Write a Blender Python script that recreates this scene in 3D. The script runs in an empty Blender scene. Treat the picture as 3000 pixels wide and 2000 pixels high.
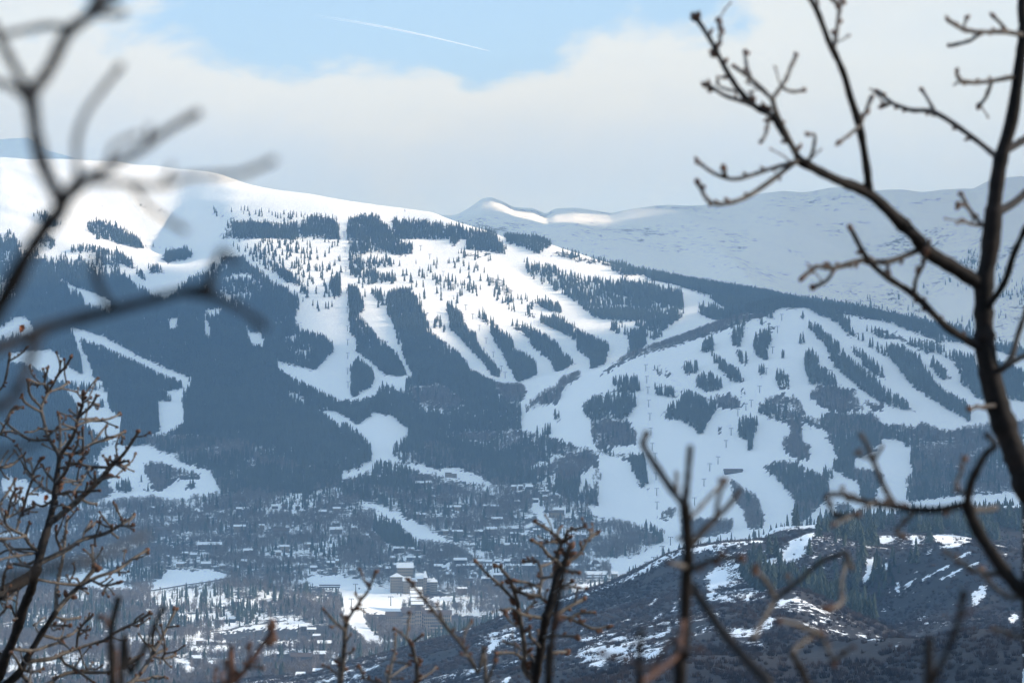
import bpy, math, random
import numpy as np
from mathutils import Vector

random.seed(7)
rng = np.random.default_rng(11)
S = bpy.context.scene
COL = S.collection
F, U0, V0 = 11400.0, 1500.0, 1300.0      # photograph pixels (3000 wide): focal length, principal column, eye-level row

# ------------------------------------------------------------------ camera, sky, sun, exposure
cam = bpy.data.cameras.new('camera')
cam.sensor_width = 36.0
cam.lens = F / 3000.0 * 36.0
cam.shift_y = 0.1                         # eye level lies below the middle of the frame
cam.clip_start, cam.clip_end = 0.05, 90000.0
cam.dof.use_dof = True
cam.dof.focus_distance = 6000.0
cam.dof.aperture_fstop = 10.9
camo = bpy.data.objects.new('camera', cam)
COL.objects.link(camo)
camo.rotation_euler = (math.radians(90), 0, 0)
S.camera = camo

SUN_AZ, SUN_EL = math.radians(86), math.radians(25)     # azimuth from the viewing direction towards the right
sd = Vector((math.sin(SUN_AZ) * math.cos(SUN_EL), math.cos(SUN_AZ) * math.cos(SUN_EL), math.sin(SUN_EL)))
sun = bpy.data.lights.new('sun', 'SUN')
sun.energy, sun.angle, sun.color = 5.0, math.radians(1.5), (1.0, 0.95, 0.87)
suno = bpy.data.objects.new('sun', sun)
COL.objects.link(suno)
suno.rotation_euler = (-sd).to_track_quat('-Z', 'Y').to_euler()

S.view_settings.view_transform = 'Standard'
S.view_settings.look = 'None'
S.view_settings.exposure = 0.38
S.view_settings.gamma = 1.0
S.view_settings.use_curve_mapping = False
S.render.engine = 'CYCLES'
S.cycles.use_denoising = True
S.cycles.max_bounces = 6
S.cycles.diffuse_bounces = 4
S.cycles.glossy_bounces = 1
S.cycles.transparent_max_bounces = 8
S.cycles.volume_bounces = 0
S.cycles.sample_clamp_indirect = 4.0
S.cycles.use_light_tree = False


class NT:
    """tiny helper to wire shader nodes"""
    def __init__(s, tree):
        s.t = tree
        tree.nodes.clear()

    def n(s, typ, **kw):
        nd = s.t.nodes.new(typ)
        for k, v in kw.items():
            setattr(nd, k, v)
        return nd

    def put(s, sock, v):
        if isinstance(v, bpy.types.NodeSocket):
            s.t.links.new(v, sock)
        else:
            sock.default_value = v

    def m(s, op, a, b=None, c=None, clamp=False):
        nd = s.n('ShaderNodeMath', operation=op, use_clamp=clamp)
        for i, v in enumerate((a, b, c)):
            if v is not None:
                s.put(nd.inputs[i], v)
        return nd.outputs[0]

    def ss(s, v, lo, hi, a=0.0, b=1.0):
        nd = s.n('ShaderNodeMapRange', interpolation_type='SMOOTHSTEP')
        for i, x in enumerate((v, lo, hi, a, b)):
            s.put(nd.inputs[i], x)
        return nd.outputs[0]

    def mix(s, f, a, b, blend='MIX'):
        nd = s.n('ShaderNodeMix', data_type='RGBA', blend_type=blend)
        s.put(nd.inputs[0], f)
        s.put(nd.inputs[6], a if isinstance(a, bpy.types.NodeSocket) else (*a, 1))
        s.put(nd.inputs[7], b if isinstance(b, bpy.types.NodeSocket) else (*b, 1))
        return nd.outputs[2]

    def noise(s, vec, scale, detail=4, rough=0.55, dist=0.0):
        nd = s.n('ShaderNodeTexNoise')
        if vec is not None:
            s.t.links.new(vec, nd.inputs['Vector'])
        nd.inputs['Scale'].default_value = scale
        nd.inputs['Detail'].default_value = detail
        nd.inputs['Roughness'].default_value = rough
        nd.inputs['Distortion'].default_value = dist
        return nd.outputs[0]


W = bpy.data.worlds.new('World')
S.world = W
W.use_nodes = True
t = NT(W.node_tree)
tc = t.n('ShaderNodeTexCoord').outputs['Generated']
sep = t.n('ShaderNodeSeparateXYZ')
t.t.links.new(tc, sep.inputs[0])
dx, dy, dz = sep.outputs
sky = t.n('ShaderNodeTexSky', sky_type='NISHITA')
sky.sun_disc = False
sky.sun_elevation = SUN_EL
sky.sun_rotation = SUN_AZ
sky.altitude = 2600
sky.air_density, sky.dust_density, sky.ozone_density = 1.0, 1.5, 1.0
az = t.m('ARCTAN2', dx, dy)
el = t.m('ARCSINE', dz)
# direction stretched so that cloud shapes are wider than tall
mp = t.n('ShaderNodeCombineXYZ')
t.put(mp.inputs[0], az)
t.put(mp.inputs[1], t.m('MULTIPLY', el, 1.9))
nz = t.noise(mp.outputs[0], 30.0, 9, 0.58, 0.3)
nz2 = t.noise(mp.outputs[0], 7.0, 4, 0.5)
# the gap of blue sky above the cloud bank, ragged along its rim
ex = t.m('DIVIDE', t.m('SUBTRACT', az, -0.028), 0.078)
ey = t.m('DIVIDE', t.m('SUBTRACT', el, 0.1115), 0.0175)
rr = t.m('SQRT', t.m('ADD', t.m('MULTIPLY', ex, ex), t.m('MULTIPLY', ey, ey)))
rr = t.m('ADD', rr, t.m('MULTIPLY', t.m('SUBTRACT', nz, 0.5), 1.5))
rr = t.m('ADD', rr, t.m('MULTIPLY', t.m('SUBTRACT', nz2, 0.5), 0.8))
gap = t.ss(rr, 1.12, 0.80)
# broken cloud over the rest of the dome
pl = t.n('ShaderNodeCombineXYZ')
hz = t.m('ADD', t.m('MAXIMUM', dz, 0.0), 0.12)
t.put(pl.inputs[0], t.m('DIVIDE', dx, hz))
t.put(pl.inputs[1], t.m('DIVIDE', dy, hz))
nb = t.noise(pl.outputs[0], 1.3, 6, 0.55, 0.2)
gap2 = t.m('MULTIPLY', t.ss(nb, 0.34, 0.50), t.ss(el, 0.16, 0.34))
blue = t.m('MAXIMUM', gap, gap2)
cl_lo = (4.9, 7.4, 11.8)
cl_hi = (6.35, 7.7, 9.2)
ccol = t.mix(t.ss(el, 0.055, 0.098), cl_lo, cl_hi)
nz3 = t.noise(mp.outputs[0], 13.0, 7, 0.6, 0.8)
ccol = t.mix(t.m('MULTIPLY', t.ss(nz3, 0.38, 0.72), 0.45), ccol, (7.0, 8.3, 9.3))
ccol = t.mix(t.m('MULTIPLY', t.ss(nz2, 0.62, 0.35), 0.30), ccol, (5.3, 7.0, 9.1))
ccol = t.mix(t.m('MULTIPLY', t.ss(rr, 2.3, 1.05), 0.55), ccol, (7.6, 8.75, 9.6))          # sunlit rims of the bank
skyc = t.mix(t.ss(el, 0.16, 0.40, 0.85, 0.75), sky.outputs[0], (3.8, 6.7, 11.0))        # thin high veil in front of the blue, low down
col = t.mix(t.m('MULTIPLY', blue, 0.9), ccol, skyc)
bg = t.n('ShaderNodeBackground')
t.put(bg.inputs[0], col)
bg.inputs[1].default_value = 0.1
out = t.n('ShaderNodeOutputWorld')
t.t.links.new(bg.outputs[0], out.inputs[0])

# ------------------------------------------------------------------ naming helpers
def tag(o, label=None, cat=None, group=None, kind=None):
    for k, v in (('label', label), ('category', cat), ('group', group), ('kind', kind)):
        if v:
            o[k] = v
    return o

def mesh_obj(name, verts, faces, mat=None, parent=None, smooth=False):
    me = bpy.data.meshes.new(name)
    me.from_pydata([tuple(v) for v in verts], [], faces)
    if mat is not None:
        me.materials.append(mat)
    if smooth:
        me.shade_smooth()
    return link(name, me, parent)

def link(name, me, parent=None, loc=None):
    o = bpy.data.objects.new(name, me)
    COL.objects.link(o)
    if parent is not None:
        o.parent = parent
    if loc is not None:
        o.location = loc
    return o

def material(name):
    m = bpy.data.materials.new(name)
    m.use_nodes = True
    return m, NT(m.node_tree)

def simple(name, c, rough=0.85, var=0.25, scale=0.4, coord='Object'):
    m, t = material(name)
    v = t.n('ShaderNodeTexCoord').outputs[coord]
    f = t.noise(v, scale, 4)
    cc = t.mix(f, tuple(x * (1 - var) for x in c), tuple(min(1, x * (1 + var)) for x in c))
    b = t.n('ShaderNodeBsdfPrincipled')
    t.put(b.inputs['Base Color'], cc)
    b.inputs['Roughness'].default_value = rough
    b.inputs['Specular IOR Level'].default_value = 0.2
    o = t.n('ShaderNodeOutputMaterial')
    t.t.links.new(b.outputs[0], o.inputs[0])
    return m

def px(u, v, Y):
    """photograph pixel and distance -> place"""
    return Vector(((u - U0) / F * Y, Y, (V0 - v) / F * Y))

# ------------------------------------------------------------------ terrain: ridge, valley and slope lines (column, row or height, distance)
ug = np.concatenate([np.arange(-9000, -300, 150), np.arange(-300, 3300, 6), np.arange(3300, 12001, 150)]).astype(float)

def curve(pts, smooth=0):
    p = np.array(pts, float)
    uu = np.arange(-9000, 12001, 6.0)
    r = np.interp(uu, p[:, 0], p[:, 1])
    if smooth:
        nk = int(3 * smooth / 6) + 1
        k = np.exp(-0.5 * (np.arange(-nk, nk + 1) * 6.0 / smooth) ** 2)
        k /= k.sum()
        h = len(k) // 2
        r = np.convolve(np.pad(r, h, 'edge'), k, 'valid')
    return np.interp(ug, uu, r)

const = lambda c: np.full_like(ug, float(c))
row2z = lambda v, Y: (V0 - v) / F * Y
FEAT = []
def feat_z(Y, Z):
    FEAT.append((Y, Z))
def feat_v(Y, v):
    FEAT.append((Y, row2z(v, Y)))

feat_z(const(90), const(-30)); feat_z(const(400), const(-105)); feat_z(const(800), const(-140))
n1 = curve([(0, 2560), (1000, 2260), (1500, 2060), (1700, 1970), (2000, 1892), (2250, 1905), (2320, 1925), (2450, 1920), (2670, 1908), (2780, 1880), (2850, 1862), (3000, 1862), (3600, 1830)], 25)
n1y = curve([(0, 1500), (3000, 1400)]); feat_v(n1y, n1); feat_z(const(1800), row2z(n1, n1y) - 38)
n2 = curve([(0, 2300), (1000, 2120), (1500, 1985), (1900, 1862), (2100, 1800), (2250, 1762), (2330, 1745), (2400, 1766), (2446, 1792), (2580, 1850), (2680, 1895), (2850, 1910), (3000, 1905), (3600, 1900)], 14)
feat_v(const(2200), n2); feat_z(const(2430), row2z(n2, 2200) - 16)
em = curve([(0, 2180), (900, 2080), (1134, 2010), (1500, 1905), (1900, 1785), (2150, 1712), (2350, 1690), (2520, 1760), (2600, 1775), (2720, 1720), (2850, 1690), (3000, 1700), (3600, 1680)], 30)
feat_v(const(2820), em)
ec = curve([(0, 2065), (900, 1985), (1134, 1921), (1223, 1886), (1340, 1852), (1491, 1796), (1705, 1744), (1848, 1689), (1950, 1638), (2000, 1620), (2110, 1600), (2230, 1592), (2312, 1588), (2380, 1560), (2535, 1562), (2737, 1560), (2848, 1578), (3000, 1612), (3600, 1680)], 10)
feat_v(const(3300), ec); feat_z(const(3500), row2z(ec, 3300) - 12)
e2 = curve([(0, 2050), (1134, 1990), (1700, 1775), (2000, 1645), (2110, 1607), (2223, 1585), (2285, 1554), (2380, 1546), (2560, 1520), (2800, 1505), (3000, 1488), (3600, 1460)], 10)
feat_v(const(3750), e2); feat_z(const(4250), const(-226))
feat_z(const(4650), curve([(0, -224), (700, -224), (900, -218), (1200, -226), (3000, -215)], 60))
feat_v(const(5100), curve([(0, 1775), (500, 1760), (700, 1742), (1000, 1765), (1300, 1770), (1700, 1745), (2000, 1720), (3000, 1700)], 60))
feat_v(const(5600), curve([(0, 1640), (600, 1650), (1000, 1655), (1400, 1650), (1700, 1655), (1900, 1625), (2100, 1590), (2400, 1555), (2700, 1540), (3000, 1520)], 60))
feat_v(const(6100), curve([(0, 1510), (500, 1520), (1000, 1500), (1300, 1500), (1600, 1478), (1800, 1500), (2000, 1470), (2300, 1420), (2600, 1400), (3000, 1390)], 60))
feat_v(const(6500), curve([(0, 1430), (500, 1420), (900, 1400), (1100, 1370), (1300, 1400), (1450, 1405), (1550, 1345), (1700, 1330), (2000, 1290), (2300, 1260), (2600, 1260), (3000, 1270)], 40))
feat_v(const(6800), curve([(0, 1350), (500, 1330), (900, 1300), (1100, 1262), (1250, 1290), (1400, 1320), (1500, 1320), (1600, 1240), (1750, 1180), (2000, 1160), (2300, 1110), (2600, 1130), (3000, 1180)], 40))
cy = curve([(0, 7100), (1200, 7050), (1500, 7000), (1650, 7000), (1800, 7100), (2000, 7300), (2260, 7550), (2500, 7450), (2700, 7300), (3000, 7200)], 60)
cc = curve([(0, 1300), (500, 1270), (900, 1240), (1120, 1205), (1200, 1225), (1400, 1245), (1500, 1235), (1560, 1190), (1650, 1135), (1800, 1072), (2000, 1008), (2140, 950), (2260, 909), (2340, 905), (2500, 924), (2700, 970), (2850, 1030), (3000, 1080), (3600, 1200)], 16)
feat_v(cy, cc)
cg = curve([(0, 1230), (500, 1190), (900, 1150), (1000, 1160), (1200, 1165), (1400, 1175), (1550, 1150), (1650, 1115), (1800, 1085), (2000, 1022), (2260, 932), (2500, 945), (2700, 1000), (3000, 1110)], 30)
feat_v(cy + 330, cg)
feat_v(curve([(0, 8000), (1800, 8000), (2200, 8250), (3000, 8150)], 60), curve([(0, 1120), (500, 1060), (800, 1040), (1000, 1060), (1200, 1050), (1500, 1080), (1700, 1055), (1800, 1042), (2000, 980), (2150, 925), (2260, 903), (2400, 915), (2700, 985), (3000, 1080)], 40))
feat_v(curve([(0, 8500), (1800, 8500), (2200, 8600), (3000, 8450)], 60), curve([(0, 1000), (300, 960), (500, 930), (900, 890), (1200, 910), (1500, 950), (1800, 945), (2000, 905), (2200, 880), (2400, 897), (2700, 958), (3000, 1040)], 50))
m3y = curve([(0, 9100), (1500, 9050), (1800, 8950), (2000, 8850), (2200, 8800), (3000, 8650)], 60)
feat_v(m3y, curve([(0, 860), (300, 840), (500, 800), (600, 800), (700, 775), (900, 770), (1200, 790), (1400, 800), (1600, 835), (1800, 850), (2000, 842), (2200, 868), (2400, 896), (2700, 945), (3000, 1020)], 40))
ry = curve([(0, 10500), (560, 10400), (1000, 10000), (1270, 9850), (1420, 9600), (1640, 9400), (1800, 9300), (2000, 9200), (2200, 9100), (2400, 9050), (3000, 8950)], 60)
rv = curve([(0, 466), (200, 470), (340, 472), (450, 482), (560, 502), (720, 545), (900, 572), (1000, 588), (1150, 606), (1270, 622), (1330, 642), (1420, 672), (1480, 694), (1560, 700), (1640, 726), (1800, 772), (1900, 805), (2000, 828), (2200, 868), (2400, 903), (2600, 940), (2800, 985), (3000, 1022), (3600, 1080)], 8)
feat_v((m3y + ry) / 2, curve([(0, 640), (200, 650), (400, 690), (520, 700), (600, 650), (660, 620), (800, 625), (1000, 650), (1200, 680), (1350, 705), (1420, 728), (1640, 778), (1800, 808), (2000, 834), (2200, 869), (2400, 900), (3000, 1021)], 22))
feat_v(ry, rv); feat_z(ry + 700, row2z(rv, ry) - 110)
feat_v(const(11700), curve([(0, 600), (500, 640), (1000, 720), (1500, 810), (2000, 900), (2500, 965), (3000, 1015)], 50))
feat_v(const(12600), curve([(0, 510), (500, 560), (1000, 650), (1400, 690), (1500, 690), (1700, 720), (2000, 760), (2300, 780), (2500, 815), (2700, 830), (2850, 770), (3000, 730), (3600, 700)], 40))
fc = curve([(0, 420), (85, 416), (110, 440), (140, 460), (340, 500), (1000, 620), (1280, 650), (1340, 637), (1380, 612), (1412, 586), (1440, 581), (1470, 592), (1505, 612), (1560, 618), (1600, 638), (1625, 624), (1680, 624), (1720, 632), (1790, 646), (1850, 624), (1900, 611), (1960, 600), (2040, 596), (2150, 588), (2240, 566), (2290, 560), (2360, 565), (2430, 556), (2490, 556), (2560, 570), (2640, 566), (2700, 574), (2760, 566), (2850, 566), (2900, 540), (2960, 530), (3000, 528), (3200, 500), (3800, 470)], 4)
feat_v(const(14000), fc); feat_z(const(15500), row2z(fc, 14000) - 380); feat_z(const(19000), row2z(fc, 14000) - 500)

KY = np.array([a for a, b in FEAT]); KZ = np.array([b for a, b in FEAT])     # knots x columns
for k in range(1, len(KY)):
    KY[k] = np.maximum(KY[k], KY[k - 1] + 60)
yg = np.concatenate([np.arange(90, 1000, 30), np.arange(1000, 4400, 11), np.arange(4400, 10700, 13), np.arange(10700, 14800, 30), np.arange(14800, 19000, 200)]).astype(float)

def hermite(KY, KZ, yq):
    h = np.diff(KY, axis=0); d = np.diff(KZ, axis=0) / h
    m = np.zeros_like(KZ)
    w1 = 2 * h[1:] + h[:-1]; w2 = h[1:] + 2 * h[:-1]
    same = d[1:] * d[:-1] > 0
    with np.errstate(divide='ignore', invalid='ignore'):
        hm = (w1 + w2) / (w1 / d[:-1] + w2 / d[1:])
    m[1:-1] = np.where(same, hm, 0); m[0] = d[0]; m[-1] = d[-1]
    Z = np.zeros((len(yq), KY.shape[1]))
    for c in range(KY.shape[1]):
        i = np.clip(np.searchsorted(KY[:, c], yq) - 1, 0, KY.shape[0] - 2)
        hh = h[i, c]; s = np.clip((yq - KY[i, c]) / hh, 0, 1)
        Z[:, c] = ((1 + 2 * s) * (1 - s) ** 2 * KZ[i, c] + s * (1 - s) ** 2 * hh * m[i, c]
                   + s * s * (3 - 2 * s) * KZ[i + 1, c] + s * s * (s - 1) * hh * m[i + 1, c])
    return Z

ZG = hermite(KY, KZ, yg)
XG = (ug[None, :] - U0) / F * yg[:, None]
YG = np.repeat(yg[:, None], len(ug), 1)

LAT = rng.random((256, 256))
def vnoise(x, y):
    xi = np.floor(x).astype(int); yi = np.floor(y).astype(int)
    fx = x - xi; fy = y - yi
    fx = fx * fx * (3 - 2 * fx); fy = fy * fy * (3 - 2 * fy)
    g = lambda a, b: LAT[a & 255, b & 255]
    return (g(xi, yi) * (1 - fx) + g(xi + 1, yi) * fx) * (1 - fy) + (g(xi, yi + 1) * (1 - fx) + g(xi + 1, yi + 1) * fx) * fy - 0.5
def fbm(x, y, s, o=4):
    r = 0
    for k in range(o):
        r = r + vnoise(x / s * 2 ** k + 17.3 * k, y / s * 2 ** k + 5.1 * k) * 0.5 ** k
    return r

far_w = np.clip((YG - 4200) / 800, 0, 1)
# gullies and shoulders: folds of the slope, stretched down the fall line
fold = (0.5 - np.abs(fbm(XG + 0.35 * YG, YG * 0.35, 420, 3)) * 2) * 9 + fbm(XG, YG, 700, 3) * 14
fold += fbm(XG, YG, 130, 3) * 3.5
alp = np.clip((YG - 11200) / 600, 0, 1) * (0.25 + 0.75 * np.clip(np.abs(YG - 14000) / 700, 0, 1))
drift = np.clip((YG - 9150) / 250, 0, 1) * np.clip((10900 - YG) / 200, 0, 1) * np.clip((760 - (U0 + XG / YG * F)) / 120, 0, 1)
fold += drift * ((0.5 - np.abs(fbm(XG * 0.8 + 0.5 * YG, YG * 0.6, 240, 3)) * 2) * 15)
fold += alp * ((0.5 - np.abs(fbm(XG + 0.2 * YG, YG * 0.25, 700, 3)) * 2.2) * 45 + fbm(XG, YG, 160, 3) * 9)
near = (0.5 - np.abs(fbm(XG + 0.5 * YG, YG * 0.5, 190, 4)) * 2) * 9 + fbm(XG, YG, 60, 3) * 2.2
ZG = ZG + far_w * fold + (1 - far_w) * near * np.clip((YG - 700) / 500, 0, 1)

def bump(u, Y, su, sy, h, ang=0.0):
    """shoulder (h > 0) or hollow (h < 0) of the slope, in metres"""
    global ZG
    X = (u - U0) / F * Y
    a = XG - X; b = YG - Y
    ca, sa = math.cos(ang), math.sin(ang)
    p = a * ca + b * sa; q = -a * sa + b * ca
    ZG = ZG + h * np.exp(-0.5 * ((p / su) ** 2 + (q / sy) ** 2))
bump(560, 9700, 130, 260, -42, 0.5)       # snowy bowl under the plateau
bump(730, 9300, 60, 330, 22, 0.25)        # its rocky rim
bump(700, 7600, 420, 110, 12, -0.55)      # wooded spur in front of the open runs
bump(350, 8100, 300, 100, 8, -0.6)
bump(1330, 7300, 90, 300, 18, 0.5)
bump(1490, 6700, 60, 300, -20, 0.3)       # creek gully
bump(2250, 7150, 120, 260, 12)
bump(2850, 2900, 60, 330, 20, 0.6)        # bare spur of the near hill
bump(2590, 2850, 60, 330, -22, 0.6)       # wooded hollow beside it

VG = V0 - ZG / YG * F                      # row in which each terrain point is seen
HOR = np.minimum.accumulate(VG, axis=0)    # skyline so far, walking away from the camera

def bil(G, u, Y):
    i = np.clip(np.searchsorted(yg, Y) - 1, 0, len(yg) - 2); j = np.clip(np.searchsorted(ug, u) - 1, 0, len(ug) - 2)
    a = np.clip((Y - yg[i]) / (yg[i + 1] - yg[i]), 0, 1); b = np.clip((u - ug[j]) / (ug[j + 1] - ug[j]), 0, 1)
    return (G[i, j] * (1 - a) + G[i + 1, j] * a) * (1 - b) + (G[i, j + 1] * (1 - a) + G[i + 1, j + 1] * a) * b

def ground(X, Y):
    return bil(ZG, U0 + X / Y * F, Y)

def hit(u, v, ymin=90.0):
    """the first ground that the ray through a photograph pixel meets"""
    yy = np.arange(max(ymin, 91), 16000, 4.0)
    z = bil(ZG, np.full_like(yy, u), yy)
    k = np.nonzero(z >= (V0 - v) / F * yy)[0]
    Y = yy[k[0]] if len(k) else 9000.0
    return np.array([(u - U0) / F * Y, Y, bil(ZG, np.array([u]), np.array([Y]))[0]])

# ------------------------------------------------------------------ what grows where (outlines read off the photograph, laid on the terrain)
TILE = {4: (0, 650, 2.24), 5: (1000, 650, 2.24), 6: (2000, 650, 2.24), 7: (0, 1300, 2.24), 8: (1000, 1300, 2.24), 9: (2000, 1300, 2.24),
        1: (0, 0, 2.24), 2: (1000, 0, 2.24), 3: (2000, 0, 2.24), 'F': (0, 0, 0.784)}
SNOW, CON, ASP, SPA, MED, MIX, VIL, ROCK, BARE, BRU, EFIR, THIN = range(12)
RS = 2                                      # raster: one cell for 2 x 2 photograph pixels
RW, RH = 1600, 1000
COV = np.zeros((RH, RW), np.uint8)
def paint(tile, cls, *pts):
    x0, y0, s = TILE[tile]
    p = np.array([((x0 + a / s) / RS, (y0 + b / s) / RS) for a, b in pts])
    xa, ya = np.maximum(np.floor(p.min(0)).astype(int), 0); xb, yb = np.ceil(p.max(0)).astype(int) + 1
    xb, yb = min(xb, RW), min(yb, RH)
    if xb <= xa or yb <= ya:
        return
    gx, gy = np.meshgrid(np.arange(xa, xb) + 0.5, np.arange(ya, yb) + 0.5)
    ins = np.zeros(gx.shape, bool)
    q = np.roll(p, 1, 0)
    for (ax, ay), (bx, by) in zip(p, q):
        if ay == by:
            continue
        c = (gy < max(ay, by)) & (gy >= min(ay, by))
        ins ^= c & (gx < (bx - ax) * (gy - ay) / (by - ay) + ax)
    COV[ya:yb, xa:xb][ins] = cls

# --- broad areas
paint('F', VIL, (0, 1110), (240, 1130), (500, 1100), (700, 1050), (900, 1060), (1130, 1110), (1300, 1090), (1360, 1180), (1540, 1220), (1560, 1260), (1420, 1330), (1400, 1568), (0, 1568))
paint(4, CON, (0, 75), (100, 90), (135, 200), (330, 240), (560, 240), (640, 330), (760, 420), (950, 470), (1100, 500), (1180, 430), (1260, 360), (1350, 300), (1440, 240), (1500, 215), (1590, 225), (1690, 310), (1750, 360), (1860, 420), (1960, 490), (1950, 570), (1930, 640), (2000, 700), (2110, 730), (2190, 790), (2200, 830), (2060, 970), (1940, 940), (1800, 905), (1830, 960), (1900, 1010), (2060, 1080), (2240, 1170), (2240, 1620), (1500, 1700), (0, 1700))
paint(5, CON, (0, 1160), (70, 1170), (130, 1160), (230, 1130), (260, 1040), (410, 1100), (430, 1020), (480, 1000), (430, 930), (380, 780), (330, 640), (290, 560), (300, 490), (330, 440), (440, 430), (520, 500), (560, 620), (580, 650), (570, 690), (650, 760), (760, 840), (850, 960), (960, 1020), (1060, 1060), (1180, 1060), (1220, 1110), (1180, 1220), (1175, 1300), (1180, 1360), (1280, 1380), (1340, 1400), (1500, 1440), (1600, 1480), (1690, 1568), (1250, 1700), (900, 1640), (0, 1640))
paint(5, CON, (50, 390), (110, 430), (140, 500), (160, 560), (110, 600), (150, 640), (250, 750), (340, 830), (400, 920), (440, 1000), (380, 1010), (280, 990), (200, 920), (110, 850), (95, 780), (65, 740), (50, 580))
# lower edge of the woods: leafless aspen among spruce
paint('F', MIX, (340, 1000), (440, 1000), (560, 1010), (700, 1070), (900, 1060), (880, 1100), (700, 1130), (500, 1130), (350, 1090), (240, 1140), (0, 1120), (0, 1060), (240, 1060), (330, 1020))
paint(5, ASP, (450, 1080), (650, 1060), (820, 1180), (700, 1230), (500, 1200))
paint(5, MIX, (820, 1380), (1180, 1360), (1500, 1440), (1690, 1568), (1250, 1700), (500, 1600), (560, 1440))
paint(5, ASP, (1000, 1060), (1180, 1060), (1210, 1110), (1180, 1180), (1050, 1150))
paint(8, MIX, (1200, 130), (1400, 60), (1600, 0), (1680, 60), (1710, 220), (1680, 300), (1690, 400), (1600, 400), (1450, 330), (1300, 250), (1250, 200))
paint(8, THIN, (1220, 150), (1400, 70), (1480, 60), (1350, 130), (1260, 160))
paint(8, THIN, (1320, 230), (1400, 180), (1430, 200), (1380, 260))
paint(8, THIN, (1560, 210), (1650, 130), (1680, 200), (1640, 300), (1560, 330))
paint(8, MIX, (330, 50), (470, 60), (800, 60), (1050, 130), (1250, 200), (1300, 260), (1000, 262), (880, 190), (760, 150), (620, 160), (430, 120))
# --- snow runs cut through the left woods
paint(4, SNOW, (440, 690), (520, 700), (700, 755), (900, 870), (1100, 960), (1250, 1020), (1260, 1060), (1210, 1080), (1210, 1150), (1215, 1300), (1150, 1345), (970, 1415), (1050, 1360), (1040, 1260), (1030, 1170), (1130, 1180), (1140, 1160), (1090, 1110), (1195, 1090), (1195, 1040), (1050, 990), (850, 884), (700, 820), (560, 768), (520, 735), (545, 830), (580, 900), (610, 1010), (700, 1050), (640, 1060), (560, 1050), (430, 1040), (340, 1040), (250, 940), (200, 850), (330, 830), (420, 900), (480, 970), (550, 1000), (540, 930), (510, 820), (470, 720))
paint(4, SNOW, (0, 690), (100, 620), (170, 620), (230, 690), (200, 740), (60, 760), (0, 770))
paint(4, SNOW, (60, 860), (200, 840), (330, 840), (340, 1000), (250, 960), (150, 920), (60, 920))
paint(4, SNOW, (410, 1080), (500, 1105), (560, 1110), (690, 1090), (710, 1120), (720, 1230), (790, 1280), (805, 1360), (790, 1410), (730, 1440), (640, 1400), (560, 1320), (510, 1230), (480, 1140))
paint(4, CON, (640, 1165), (680, 1160), (685, 1215), (645, 1210))
paint(4, SNOW, (350, 330), (480, 420), (560, 440), (640, 470), (740, 530), (720, 600), (560, 540), (540, 490), (450, 420))
paint(4, SNOW, (1330, 585), (1400, 570), (1470, 560), (1440, 600), (1350, 610))
paint(4, SNOW, (1336, 650), (1375, 650), (1380, 730), (1335, 735))
paint(4, SNOW, (1100, 640), (1170, 620), (1160, 690), (1120, 700))
paint(4, MED, (1260, 350), (1350, 300), (1440, 245), (1500, 260), (1560, 330), (1660, 340), (1740, 400), (1660, 480), (1560, 540), (1450, 490), (1330, 410))
paint(4, MED, (1870, 760), (1960, 780), (2050, 830), (2040, 900), (1930, 900))
paint(4, SNOW, (1600, 640), (1640, 720), (1720, 720), (1740, 800), (1640, 790))
paint(4, SNOW, (1800, 905), (1940, 945), (2060, 970), (2200, 840), (2240, 860), (2240, 930), (2130, 950), (2100, 1030), (2070, 1080), (1900, 1010), (1830, 960))
paint(4, THIN, (1880, 1115), (1930, 1120), (2010, 1160), (2000, 1180))
paint(4, SNOW, (2080, 1230), (2200, 1240), (2240, 1260), (2240, 1345), (2180, 1290), (2120, 1250))
paint(4, MED, (0, 230), (90, 230), (110, 480), (0, 520))
# patchy timberline, upper left
paint(4, MED, (0, 75), (60, 40), (130, 100), (300, 60), (420, 160), (560, 130), (700, 170), (850, 240), (950, 330), (1060, 470), (950, 470), (760, 420), (560, 330), (330, 260), (130, 210))
paint(4, CON, (0, 80), (110, 95), (130, 220), (330, 240), (560, 250), (640, 330), (800, 330), (880, 400), (950, 470), (600, 430), (450, 400), (340, 320), (200, 330), (0, 240))
paint(4, CON, (565, 30), (600, 0), (700, 20), (900, 80), (930, 140), (1060, 165), (900, 170), (780, 140), (660, 100), (580, 50))
paint(4, CON, (1060, 240), (1100, 190), (1180, 170), (1280, 200), (1240, 240), (1100, 265))
paint(4, CON, (760, 180), (850, 230), (900, 310), (830, 290), (740, 230))
paint(4, CON, (970, 290), (1060, 290), (1080, 330), (980, 330))
paint(4, SNOW, (780, 290), (860, 300), (900, 350), (960, 390), (1050, 460), (960, 430), (850, 370))
paint(4, SNOW, (940, 190), (1080, 200), (1040, 250), (1000, 270), (920, 300), (880, 240))
paint(4, SNOW, (240, 190), (420, 190), (330, 235), (260, 235))
paint(1, MED, (160, 1360), (300, 1380), (420, 1470), (350, 1490), (200, 1400))
paint(1, CON, (570, 1450), (640, 1430), (800, 1480), (920, 1568), (640, 1568), (570, 1500))
paint(1, ROCK, (1350, 1345), (1400, 1340), (1470, 1400), (1450, 1450), (1380, 1410))
paint(1, ROCK, (1490, 1430), (1560, 1400), (1575, 1500), (1510, 1568), (1480, 1520))
paint(4, ROCK, (1440, 90), (1510, 20), (1540, 60), (1460, 140))
paint(1, ROCK, (850, 1340), (980, 1330), (1170, 1390), (1140, 1410), (980, 1360))
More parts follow.
